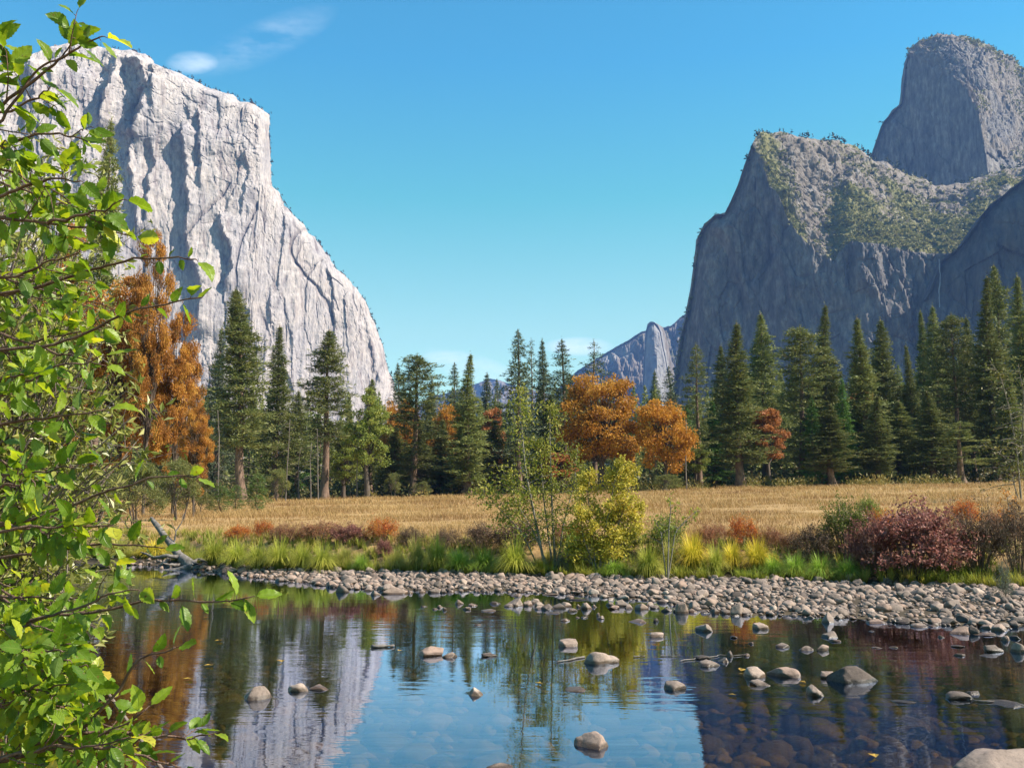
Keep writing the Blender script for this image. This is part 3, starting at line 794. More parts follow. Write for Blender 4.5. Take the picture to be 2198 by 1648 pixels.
def stone_material():
    m, N, L = mat_new("river_stone")
    geo = N('ShaderNodeNewGeometry'); oi = N('ShaderNodeObjectInfo'); tcn = N('ShaderNodeTexCoord')
    sp = N('ShaderNodeSeparateXYZ'); L(geo.outputs['Position'], sp.inputs[0])
    a = N('ShaderNodeMath', operation='ADD'); L(geo.outputs['Random Per Island'], a.inputs[0]); L(oi.outputs['Random'], a.inputs[1])
    fr = N('ShaderNodeMath', operation='FRACT'); L(a.outputs[0], fr.inputs[0])
    base = ramp(N, [(0.0, (0.074, 0.057, 0.050)), (0.2, (0.138, 0.110, 0.094)), (0.45, (0.203, 0.160, 0.136)), (0.7, (0.277, 0.215, 0.182)), (0.88, (0.220, 0.152, 0.120)), (1.0, (0.358, 0.296, 0.253))])
    L(fr.outputs[0], base.inputs[0])
    n1 = N('ShaderNodeTexNoise', i_Scale=26.0, i_Detail=6.0, i_Roughness=0.75); L(geo.outputs['Position'], n1.inputs['Vector'])
    n2 = N('ShaderNodeTexNoise', i_Scale=5.0, i_Detail=4.0, i_Roughness=0.6); L(geo.outputs['Position'], n2.inputs['Vector'])
    sr = ramp(N, [(0.32, (0.62, 0.60, 0.58)), (0.5, (1, 1, 1)), (0.7, (1.15, 1.12, 1.08))]); L(n1.outputs[0], sr.inputs[0])
    s2 = ramp(N, [(0.3, (0.7, 0.68, 0.66)), (0.6, (1.05, 1.03, 1.0))]); L(n2.outputs[0], s2.inputs[0])
    m1 = N('ShaderNodeMix', data_type='RGBA', blend_type='MULTIPLY'); m1.inputs['Factor'].default_value = 1; L(base.outputs[0], m1.inputs['A']); L(sr.outputs[0], m1.inputs['B'])
    m2 = N('ShaderNodeMix', data_type='RGBA', blend_type='MULTIPLY'); m2.inputs['Factor'].default_value = 1; L(m1.outputs['Result'], m2.inputs['A']); L(s2.outputs[0], m2.inputs['B'])
    # wet band just above the water line, algae below it
    wn = N('ShaderNodeMath', operation='MULTIPLY_ADD'); wn.inputs[1].default_value = -0.05; L(n2.outputs[0], wn.inputs[0]); L(sp.outputs['Z'], wn.inputs[2])
    wet = N('ShaderNodeMapRange', i_1=0.022, i_2=0.002); L(wn.outputs[0], wet.inputs[0])
    mw = N('ShaderNodeMix', data_type='RGBA', blend_type='MULTIPLY'); L(wet.outputs[0], mw.inputs['Factor']); L(m2.outputs['Result'], mw.inputs['A']); mw.inputs['B'].default_value = (0.36, 0.32, 0.27, 1)
    rr = N('ShaderNodeMapRange', i_3=0.82, i_4=0.30); L(wet.outputs[0], rr.inputs[0])
    p = N('ShaderNodeBsdfPrincipled'); L(mw.outputs['Result'], p.inputs['Base Color']); L(rr.outputs[0], p.inputs['Roughness'])
    p.inputs['Specular IOR Level'].default_value = 0.3
    bp = N('ShaderNodeBump', i_Strength=0.5, i_Distance=0.02); L(n1.outputs[0], bp.inputs['Height']); L(bp.outputs[0], p.inputs['Normal'])
    o = N('ShaderNodeOutputMaterial'); L(p.outputs[0], o.inputs[0])
    return m
m_stone = stone_material()
ROUND = [mesh("boulder", stone_verts(500 + k, 4, cuts=7 + k % 5, lump=0.22), None, ICO[4][1], (m_stone,), True) for k in range(8)]
ANGULAR = [mesh("boulder", stone_verts(600 + k, 4, cuts=13, lump=0.22, fine=0.045), None, ICO[4][1], (m_stone,), True) for k in range(6)]

def wpt(px, py, z=0.0):
    d = at(px, py, 1.0) - np.array([0, 0, CAM_H])
    return np.array([0, 0, CAM_H]) + d * ((z - CAM_H) / d[2])

def rock(px, py, w, h, label, kind='r', k=0, rz=None, name="boulder", group="boulders standing in the river", sink=0.52):
    """px,py: water line centre in the photo; w,h: width and height above water in photo pixels"""
    p = wpt(px, py)
    D = np.linalg.norm(p - np.array([0, 0, CAM_H]))
    W = w / F_PX * D; H = max(h * 0.92 - 0.115 * w, h * 0.4) / F_PX * D
    me = (ROUND if kind == 'r' else ANGULAR)
    me = me[k % len(me)]
    o = link(name, me)
    rng = np.random.default_rng(int(px * 7 + py))
    o.rotation_euler = (rng.uniform(-.1, .1), rng.uniform(-.1, .1), rng.uniform(0, 6.28) if rz is None else rz)
    full = H / (1 - sink)
    a = W * 0.5
    o.scale = (a * 1.06, a * rng.uniform(0.72, 0.95) if rz is None else a * 0.8, full * 0.5)
    o.location = (p[0], p[1] + a * 0.55, full * 0.5 - full * sink)
    tag(o, label, "boulder", group)
    return o

BOULDERS = [
    (550, 1500, 62, 34, 'a', 0, "brown slab-sided boulder, wet, furthest left in the open water"),
    (638, 1484, 44, 22, 'r', 1, "low brown lumpy stone in the cliff's reflection, beside a flatter stone"),
    (684, 1480, 42, 13, 'r', 2, "flat tan stone just right of the brown lumpy one in the cliff's reflection"),
    (928, 1407, 54, 26, 'r', 3, "pale domed boulder touching a small black stone at the edge of the mirrored sky"),
    (965, 1411, 32, 15, 'a', 1, "small black wet stone touching the right side of a pale domed boulder"),
    (1048, 1409, 33, 12, 'r', 4, "small low grey stone alone in the mirrored sky, right of the black wet stone"),
    (1021, 1492, 40, 21, 'r', 5, "small speckled tan boulder alone in the middle of the mirrored blue sky"),
    (1219, 1387, 46, 22, 'a', 2, "pointed grey boulder behind the biggest mid-river boulder"),
    (1292, 1424, 74, 36, 'r', 6, "biggest pale domed boulder in mid-river with a stick at its left"),
    (1237, 1484, 46, 13, 'r', 7, "low oval tan stone in the blue water below the biggest domed boulder"),
    (1361, 1484, 30, 5, 'r', 0, "thin flat stone barely breaking the blue water"),
    (1450, 1479, 62, 24, 'a', 3, "long tan wedge boulder at the right edge of the mirrored blue sky"),
    (1268, 1604, 72, 38, 'a', 4, "dark angular boulder alone in the blue water near the bottom"),
    (1072, 1656, 56, 20, 'a', 5, "dark stone cut off by the bottom edge in the blue water"),
    (1371, 1336, 38, 12, 'a', 0, "low grey pointed stone between the cobble line and a darker rounded stone"),
    (1409, 1334, 13, 9, 'r', 1, "tiny dark stone behind the small dark rounded stone"),
    (1411, 1367, 34, 15, 'r', 2, "small dark rounded stone with a pale top in olive water"),
    (1513, 1355, 40, 22, 'a', 1, "white-topped dark-sided boulder in olive water"),
    (1636, 1350, 34, 17, 'a', 2, "small faceted pale stone beside an orange reflection"),
    (1575, 1369, 15, 7, 'r', 3, "tiny pale pebble-like stone below the faceted pale stone"),
    (1613, 1382, 10, 6, 'r', 4, "tiniest light stone in the dark water left of a flat oval one"),
    (1781, 1336, 28, 26, 'r', 5, "egg-shaped upright stone standing apart in front of the gravel bar"),
    (1783, 1368, 32, 17, 'r', 6, "round pale stone behind a thin flat sliver stone"),
    (1796, 1377, 28, 8, 'a', 3, "thin flat sliver stone in front of a round pale stone"),
    (1683, 1390, 28, 13, 'r', 7, "smooth grey oval stone lying alone in dark water"),
    (1732, 1396, 26, 12, 'a', 4, "small rough stone left of a tilted pale-tipped stone"),
    (1768, 1396, 28, 16, 'a', 5, "small tilted stone with a pale upright tip"),
    (1523, 1430, 52, 19, 'r', 0, "dark smooth boulder in front of a pile of driftwood scraps"),
    (1555, 1421, 26, 14, 'a', 0, "small grey stone in the driftwood pile, right of the dark smooth boulder"),
    (1569, 1410, 20, 16, 'a', 1, "upright grey stone at the back of the driftwood pile"),
    (1604, 1408, 16, 8, 'r', 1, "little stone at the right tip of the driftwood pile"),
    (1510, 1414, 40, 12, 'a', 2, "pale leaf-strewn stone at the left of the driftwood pile"),
    (1616, 1453, 54, 28, 'r', 2, "rounded grey boulder directly behind a smaller egg-like one"),
    (1632, 1470, 42, 16, 'r', 3, "smaller egg-like tan stone touching the rounded grey boulder"),
    (1691, 1452, 70, 27, 'a', 3, "long dark-faced boulder with a jagged pale top"),
    (1784, 1456, 38, 19, 'r', 4, "dark rounded stone touching the left side of the largest right-hand boulder"),
    (1839, 1464, 82, 42, 'a', 4, "largest boulder in the right half of the river, ridged and grey"),
    (1754, 1492, 50, 26, 'a', 5, "black-sided boulder with a bright right tip in front of the largest one"),
    (1888, 1338, 42, 14, 'r', 5, "shadowed stone with a lit rim just off the gravel bar"),
    (2070, 1361, 48, 22, 'a', 0, "split block with a pale cut face among the stones off the right bar"),
    (2094, 1361, 26, 22, 'a', 1, "upright pale fragment touching the split block"),
    (2124, 1363, 54, 10, 'r', 6, "long flat slab in front of the upright pale fragment"),
    (2122, 1349, 26, 13, 'r', 7, "pale rounded stone behind the long flat slab"),
    (2152, 1354, 32, 18, 'r', 0, "grey domed stone at the right end of the long flat slab"),
    (2163, 1375, 24, 13, 'r', 1, "round two-toned stone below the long flat slab"),
    (2181, 1371, 20, 9, 'r', 2, "small pale stone right of the round two-toned stone"),
    (2060, 1388, 30, 7, 'r', 3, "flat pale stone alone left of a pale dome in dark water"),
    (2136, 1399, 36, 18, 'r', 4, "pale dome-shaped stone above a thin white slab"),
    (2124, 1408, 32, 6, 'r', 5, "thin white slab just below the pale dome-shaped stone"),
    (2062, 1407, 22, 7, 'a', 2, "little pale shard left of the thin white slab"),
    (2196, 1400, 34, 24, 'r', 6, "dark stone cut off by the right edge of the picture"),
    (2066, 1500, 56, 20, 'a', 3, "dark wet ridge stone in the dark water at the lower right"),
    (2092, 1490, 34, 12, 'r', 7, "small light stone behind the dark wet ridge stone"),
    (2160, 1514, 74, 13, 'a', 4, "long jagged low stone near the lower right edge"),
    (1942, 1508, 42, 8, 'a', 5, "low white-flecked stone awash in the lower right shallows"),
    (1023, 1342, 20, 6, 'r', 0, "tiny reddish stone in the olive water left of centre"),
    (1885, 1391, 22, 5, 'r', 1, "flat reddish stone barely awash in the dark right-hand water"),
    (1920, 1390, 16, 5, 'r', 2, "tiny flat tan stone awash right of a flat reddish one"),
    (1872, 1355, 14, 4, 'r', 5, "tiny stone awash between the shadowed stone and the dark open water"),
    (2022, 1368, 12, 6, 'r', 6, "tiny pale stone left of the split block"),
]
for (px, py, w, h, kd, k, lab) in BOULDERS:
    rock(px, py, w, h, lab, kd, k)
rock(2178, 1672, 170, 66, "big smooth tan boulder cut off by the bottom right corner", 'r', 3, rz=0.3)

# stones of the little line in front of the bar and along the left shore: individually placed, look-alikes
LINE = [(1105, 1301, 42, 25), (1134, 1300, 24, 15), (1155, 1302, 26, 14), (1092, 1302, 24, 10), (1148, 1295, 22, 14), (1174, 1308, 40, 18), (1160, 1308, 30, 11), (1198, 1306, 34, 15), (1212, 1302, 28, 14), (1230, 1312, 28, 10), (1190, 1316, 30, 7),
        (1258, 1307, 22, 18), (1243, 1303, 16, 9), (1276, 1303, 14, 8), (1290, 1328, 18, 9), (1284, 1321, 10, 8), (1254, 1326, 18, 6), (1213, 1333, 20, 8), (1240, 1326, 12, 5), (1318, 1307, 32, 12), (1334, 1301, 26, 18), (1310, 1299, 18, 9),
        (1350, 1306, 20, 12), (1377, 1308, 28, 18), (1396, 1300, 24, 12), (1408, 1306, 26, 11), (1465, 1316, 26, 28), (1432, 1312, 22, 10), (1450, 1313, 18, 9), (1487, 1314, 22, 11), (1512, 1316, 22, 10), (1584, 1320, 38, 32), (1558, 1316, 28, 12), (1536, 1316, 24, 14),
        (1641, 1316, 26, 17), (1680, 1312, 32, 14), (1702, 1310, 26, 16), (1751, 1316, 30, 12), (986, 1296, 18, 12), (1002, 1308, 20, 8), (1014, 1300, 24, 8), (1050, 1312, 38, 9), (1062, 1296, 24, 9), (944, 1304, 14, 8), (953, 1309, 12, 8), (934, 1308, 12, 5), (909, 1302, 14, 5),
        (735, 1271, 30, 22), (805, 1277, 26, 15), (846, 1275, 56, 22), (640, 1250, 16, 14), (616, 1245, 12, 12), (580, 1232, 18, 14), (537, 1240, 12, 12), (556, 1240, 12, 10), (482, 1226, 14, 18), (462, 1222, 22, 10), (525, 1224, 18, 12), (655, 1246, 22, 20), (676, 1252, 22, 16),
        (710, 1260, 20, 10), (765, 1262, 20, 14), (790, 1268, 20, 12), (880, 1274, 14, 8), (905, 1272, 18, 8), (950, 1272, 20, 10), (1110, 1280, 24, 10), (1180, 1277, 34, 8), (1225, 1284, 28, 10), (1245, 1288, 44, 7), (186, 1206, 14, 16), (262, 1214, 12, 10), (280, 1212, 8, 8), (345, 1222, 10, 9),
        (1312, 1288, 16, 7), (1384, 1288, 14, 8), (1405, 1286, 22, 13), (1452, 1296, 30, 12), (1500, 1290, 18, 13), (1520, 1297, 22, 10), (1940, 1336, 30, 10), (1975, 1346, 36, 12), (2010, 1338, 34, 16), (2040, 1340, 44, 20), (1860, 1322, 24, 12), (1830, 1320, 20, 10), (2090, 1342, 30, 12), (2180, 1346, 30, 14), (2130, 1338, 32, 18)]
for i, (px, py, w, h) in enumerate(LINE):
    rock(px, py, w, h, "grey cobble standing in shallow water just off the far gravel shore", 'r' if i % 3 else 'a', i, name="cobble", group="cobbles along the waterline")['category'] = "cobble"

# the gravel bar: cobbles, largest ones as objects, the rest as gravel
rng = np.random.default_rng(11)
def bar_points(n, x0, x1):
    x = rng.uniform(x0, x1, n); s, t = shore(x), toe(x)
    y = s - 0.5 + rng.uniform(0, 1, n) ** 0.9 * (t - s + 0.7)
    return x, y
n_all = 12500
bx, by = bar_points(n_all, -13.5, 13)
area = (toe(bx) - shore(bx)); keep = rng.uniform(0, 1, n_all) < np.clip(area / 4.5 * np.interp(bx, [-14, -4], [0.5, 1.0]), 0.08, 1) * np.where(bx > 4, 1.0, 0.92)
bx, by = bx[keep], by[keep]
bs = np.exp(rng.normal(-2.93, 0.48, len(bx))) * 1.0      # half widths, about 0.10 m
bs = np.clip(bs, 0.025, 0.19) * np.interp(by, [16, 24, 34], [0.95, 1.0, 1.15])
big = np.argsort(-bs)[:215]
isbig = np.zeros(len(bx), bool); isbig[big] = True
COB = [mesh("cobble", stone_verts(700 + k, 3, cuts=8, lump=0.24), None, ICO[3][1], (m_stone,), True) for k in range(9)]
for i in big:
    z = max(ground(bx[i], by[i]), -0.05)
    o = link("cobble", COB[i % 9])
    h = bs[i] * rng.uniform(0.45, 0.75)
    o.scale = (bs[i], bs[i] * rng.uniform(0.65, 0.9), h)
    o.rotation_euler = (rng.uniform(-.3, .3), rng.uniform(-.3, .3), rng.uniform(0, 6.28))
    o.location = (bx[i], by[i], z + h * 0.40)
    tag(o, "larger rounded cobble lying among the gravel of the far bar", "cobble", "larger cobbles on the gravel bar")
v2, f2 = ICO[2]
protos = [stone_verts(800 + k, 2, cuts=8, lump=0.24) for k in range(14)]
def stone_mass(x, y, z, s, flat, rng):
    n = len(x); V = []; 
    for i in range(n):
        v = protos[i % 14] * np.array([s[i], s[i] * rng.uniform(0.65, 0.95), s[i] * flat[i]])
        a = rng.uniform(0, 6.28); tx = rng.uniform(-.35, .35)
        ca, sa, ct, st = cos(a), sin(a), cos(tx), sin(tx)
        v = v @ np.array([[1, 0, 0], [0, ct, st], [0, -st, ct]]) @ np.array([[ca, sa, 0], [-sa, ca, 0], [0, 0, 1]])
        V.append(v + np.array([x[i], y[i], z[i]]))
    V = np.concatenate(V)
    F = (f2[None] + (np.arange(n) * len(v2))[:, None, None]).reshape(-1, 3)
    return V, F
r = ~isbig
fl = rng.uniform(0.4, 0.75, r.sum())
V, F = stone_mass(bx[r], by[r], np.maximum(ground(bx[r], by[r]), -0.06) + bs[r] * fl * rng.uniform(0.1, 0.7, r.sum()), bs[r], fl, rng)
tag(link("gravel", mesh("gravel", V, None, F, (m_stone,), True)), "grey and tan gravel filling the far bar between the larger cobbles", kind='stuff')

# algae-brown stones on the river bed
m_bed, N, L = mat_new("bed_stone")
geo = N('ShaderNodeNewGeometry')
rp = ramp(N, [(0.0, (0.045, 0.036, 0.012)), (0.4, (0.13, 0.104, 0.036)), (0.75, (0.21, 0.165, 0.065)), (1.0, (0.30, 0.21, 0.09))]); L(geo.outputs['Random Per Island'], rp.inputs[0])
nz = N('ShaderNodeTexNoise', i_Scale=9.0, i_Detail=5.0); L(geo.outputs['Position'], nz.inputs['Vector'])
sr = ramp(N, [(0.3, (0.5, 0.5, 0.45)), (0.65, (1.1, 1.05, 0.95))]); L(nz.outputs[0], sr.inputs[0])
mu = N('ShaderNodeMix', data_type='RGBA', blend_type='MULTIPLY'); mu.inputs['Factor'].default_value = 1; L(rp.outputs[0], mu.inputs['A']); L(sr.outputs[0], mu.inputs['B'])
p = N('ShaderNodeBsdfPrincipled', i_Roughness=0.9); L(mu.outputs['Result'], p.inputs['Base Color'])
o = N('ShaderNodeOutputMaterial'); L(p.outputs[0], o.inputs[0])
n = 8500
sy = rng.uniform(0, 1, n) ** 1.5 * 20 + 5.5
sx = (rng.uniform(-1, 1, n)) * (1.5 + sy * 0.6)
ok = (sy < shore(sx) - 0.3) & (sy > near(sx) + 0.3)
sx, sy = sx[ok], sy[ok]
ss = np.clip(np.exp(rng.normal(-2.35, 0.5, len(sx))), 0.04, 0.28)
fl = rng.uniform(0.35, 0.6, len(sx))
sz = ground(sx, sy) + ss * fl * 0.35
sz = np.minimum(sz, -0.03 - ss * fl * 1.05)
V, F = stone_mass(sx, sy, sz, ss, fl, rng)
tag(link("riverbed_stones", mesh("riverbed_stones", V, None, F, (m_bed,), True)), "brown algae-covered stones on the river bed under clear water", kind='stuff')
# ================================================================ conifers
m_bark = bark_mat("pine_bark", (0.07, 0.045, 0.032), (0.20, 0.135, 0.10), 3.0)
m_deadwood = bark_mat("dead_wood", (0.090, 0.072, 0.060), (0.198, 0.168, 0.150), 4.0)
m_needle = foliage_mat("pine_needles", [(0.056, 0.077, 0.022), (0.119, 0.144, 0.037), (0.194, 0.206, 0.062), (0.300, 0.275, 0.106)], trans=0.25, rough=0.6, clump=0.45, clump_amt=0.45, objvar=0.28, spec=0.25)
m_blue = foliage_mat("bluish_needles", [(0.044, 0.065, 0.035), (0.100, 0.125, 0.062), (0.175, 0.194, 0.100)], trans=0.15, rough=0.6, clump=0.45, clump_amt=0.45, objvar=0.2)
m_cedar = foliage_mat("cedar_sprays", [(0.034, 0.081, 0.014), (0.075, 0.149, 0.025), (0.127, 0.207, 0.046)], trans=0.2, rough=0.6, clump=0.6, clump_amt=0.4, objvar=0.25)
m_sap = foliage_mat("young_needles", [(0.045, 0.085, 0.018), (0.09, 0.14, 0.03), (0.15, 0.20, 0.05)], trans=0.25, clump=1.2)

def conifer(seed, H=40.0, R=4.2, cb=0.18, shape=0.8, nb=150, tufts=5, blades=14, bl=0.62, bw=0.135, up=0.15, tuft_r=0.72, gap=0.0, snags=26, needle=None, round_top=0.0, lean=0.0):
    """trunk mesh with limbs, crown mesh of needle tufts; unit: metres, base at the origin"""
    rng = np.random.default_rng(seed)
    tr = MB(); cr = MB()
    zz = np.linspace(0, 1, 14)
    wob = np.stack([fbm(zz * 3, zz * 0 + seed, oct=2, seed=seed) * 0.25, fbm(zz * 3, zz * 0 + seed + 9, oct=2, seed=seed + 1) * 0.25, zz * H], -1)
    wob[:, 0] += lean * zz * H - wob[0, 0]; wob[:, 1] -= wob[0, 1]
    r0 = H * 0.0125
    tr.tube(wob, r0 * (1 - zz * 0.93) * (1 + 0.5 * np.exp(-zz * 40)), 8)
    def axis(z): return np.array([np.interp(z, wob[:, 2], wob[:, 0]), np.interp(z, wob[:, 2], wob[:, 1]), z])
    az0 = rng.uniform(0, 6.28)
    C = []; Dd = []; Nn = []; Ls = []
    for i in range(nb):
        f = (i + rng.uniform(0, 1)) / nb
        f = f ** 0.92
        z = H * (cb + (0.985 - cb) * f)
        if gap and vnoise(np.array([z / 3.2]), np.array([seed * 1.7]))[0] > 1 - gap * 1.2 and rng.uniform() < 0.85:
            continue
        env = (1 - f) ** shape
        if round_top: env = np.sqrt(np.clip(1 - f ** (2 + round_top), 0, 1))
        env *= smooth(-0.12, 0.16, f) * 0.45 + 0.55
        a = az0 + i * 2.399 + rng.uniform(-.5, .5)
        lobe = 0.78 + 0.62 * vnoise(np.array([cos(a) * 1.3 + seed]), np.array([sin(a) * 1.3]), np.array([z / (H * 0.06)]), seed)[0]
        Lb = R * max(env, 0.03) * rng.uniform(0.55, 1.15) * max(lobe, 0.25)
        el = up + 0.55 * (f - 0.35) + rng.uniform(-.32, .30)
        t = np.linspace(0, 1, 5)
        droop = -0.18 * Lb * t ** 2 * (1 - f) + 0.10 * Lb * t ** 3
        pts = axis(z)[None] + np.stack([np.cos(a) * Lb * t * cos(el), np.sin(a) * Lb * t * cos(el), Lb * t * sin(el) + droop], -1)
        tr.tube(pts, 0.055 * (Lb / 4 + .25) * (1 - 0.8 * t), 3, cap=False)
        nt = max(2, int(round(tufts * (0.45 + 0.75 * Lb / R))))
        for k in range(nt):
            u = 1 - (k / nt) ** 1.0 * 0.78 * rng.uniform(0.85, 1.1)
            u = max(u, 0.15)
            c = np.array([np.interp(u, t, pts[:, q]) for q in range(3)])
            side = np.array([-sin(a), cos(a), 0]) * rng.normal() * 0.30 * Lb * u * 0.9
            c = c + side + np.array([0, 0, rng.normal() * 0.10])
            od = np.array([cos(a), sin(a), 0.25])
            dd = od[None] * 0.8 + rnd_unit(rng, blades) * 0.9 + np.array([0, 0, 0.18])
            C.append(c[None] + rng.normal(size=(blades, 3)) * tuft_r * 0.42 * (0.35 + 0.65 * min(1, env * 2.2)) * np.array([1, 1, 0.62])); Dd.append(dd); Nn.append(rnd_unit(rng, blades))
            Ls.append(bl * rng.uniform(0.7, 1.25, blades) * (0.42 + 0.58 * min(1, env * 2.2)))
    # leader
    k = 40
    C.append(axis(H * 0.985)[None] + rng.normal(size=(k, 3)) * np.array([0.07, 0.07, 0.45])); Dd.append(rnd_unit(rng, k) * 0.6 + np.array([0, 0, 0.8])); Nn.append(rnd_unit(rng, k)); Ls.append(np.full(k, bl * 0.55))
    C = np.concatenate(C); Dd = np.concatenate(Dd); Nn = np.concatenate(Nn); Ls = np.concatenate(Ls)
    cr.leaves(C, Dd, Nn, Ls, Ls * (bw / bl) * rng.uniform(0.8, 1.3, len(Ls)))
    # bare dead limbs on the lower bole
    sn = MB(); nsn = 0
    for i in range(snags):
        z = H * rng.uniform(0.05, cb + 0.12); a = rng.uniform(0, 6.28); Lb = R * rng.uniform(0.15, 0.6)
        t = np.linspace(0, 1, 4)
        pts = axis(z)[None] + np.stack([np.cos(a) * Lb * t, np.sin(a) * Lb * t, -0.30 * Lb * t ** 1.6 + rng.uniform(-.05, .25) * Lb * t], -1)
        sn.tube(pts, 0.045 * (1 - 0.85 * t), 3, cap=False); nsn += 1
    return (tr.build("trunk", (m_bark,), True), cr.build("crown", (needle or m_needle,)), sn.build("dead_limbs", (m_deadwood,), True) if nsn else None, H, R)

PINES = {
    'full': [conifer(1, cb=0.14, shape=0.92, nb=250, tufts=6, blades=17), conifer(2, cb=0.10, shape=1.05, nb=260, tufts=6, blades=17), conifer(3, cb=0.20, shape=0.8, nb=240, tufts=6, blades=17)],
    'tall': [conifer(11, cb=0.34, shape=0.6, nb=185, tufts=6, blades=16, gap=0.2, snags=40), conifer(12, cb=0.28, shape=0.75, nb=190, tufts=6, blades=16, gap=0.2, snags=36)],
    'open': [conifer(21, cb=0.30, shape=0.42, nb=82, tufts=5, blades=16, gap=0.35, tuft_r=0.7, snags=20), conifer(22, cb=0.22, shape=0.5, nb=90, tufts=5, blades=16, gap=0.4, tuft_r=0.7, snags=20)],
    'lean': [conifer(31, cb=0.24, shape=0.66, nb=260, tufts=6, blades=17, snags=90, lean=0.03)],
    'flat': [conifer(41, cb=0.12, shape=0.5, nb=190, tufts=6, blades=16, round_top=1.6, gap=0.2, up=0.05)],
    'blue': [conifer(51, cb=0.2, shape=0.7, nb=150, tufts=5, blades=15, gap=0.25, needle=m_blue), conifer(52, cb=0.2, shape=0.5, nb=80, tufts=4, blades=14, gap=0.4, needle=m_blue, tuft_r=0.7), conifer(53, cb=0.12, shape=0.75, nb=200, tufts=6, blades=15, gap=0.1, needle=m_blue)],
    'cedar': [conifer(61, cb=0.03, shape=0.9, nb=210, tufts=6, blades=14, bl=0.7, bw=0.17, up=0.0, needle=m_cedar, snags=0), conifer(62, cb=0.02, shape=0.75, nb=190, tufts=6, blades=14, bl=0.7, bw=0.17, needle=m_cedar, snags=0)],
    'sapling': [conifer(71, H=4.0, R=1.0, cb=0.08, shape=0.6, nb=70, tufts=4, blades=14, bl=0.22, bw=0.025, tuft_r=0.16, up=0.35, needle=m_sap, snags=0), conifer(72, H=4.0, R=0.9, cb=0.1, shape=0.7, nb=60, tufts=4, blades=14, bl=0.22, bw=0.025, tuft_r=0.16, up=0.35, needle=m_sap, snags=0)],
}

def plant(name, parts, loc, rotz, scale, label, cat, group):
    root = bpy.data.objects.new(name, None)
    COL.objects.link(root)
    root.location = [float(q) for q in loc]; root.rotation_euler = (0, 0, rotz); root.scale = scale
    root.empty_display_size = 0.2
    for pn, me in parts:
        if me is None: continue
        o = bpy.data.objects.new(pn, me); COL.objects.link(o); o.parent = root
    return tag(root, label, cat, group)

def pine(px, tip, D, w, kind, k, label, name="pine_tree", group="conifers along the meadow edge", rot=None):
    """px, tip: photo pixel of the tree top; D: depth; w: crown width in pixels"""
    P = at(px, tip, D)
    tr, cr, sn, H, R = PINES[kind][k % len(PINES[kind])]
    z0 = float(ground(P[0], D)) - 0.1
    h = P[2] - z0
    s = (w / F_PX * D) / (2 * R * 0.80)
    rng = np.random.default_rng(int(px * 3 + tip))
    plant(name, [("trunk", tr), ("crown", cr), ("dead_limbs", sn)], (P[0], D, z0), rng.uniform(0, 6.28) if rot is None else rot, (s, s, h / H), label, "tree", group)

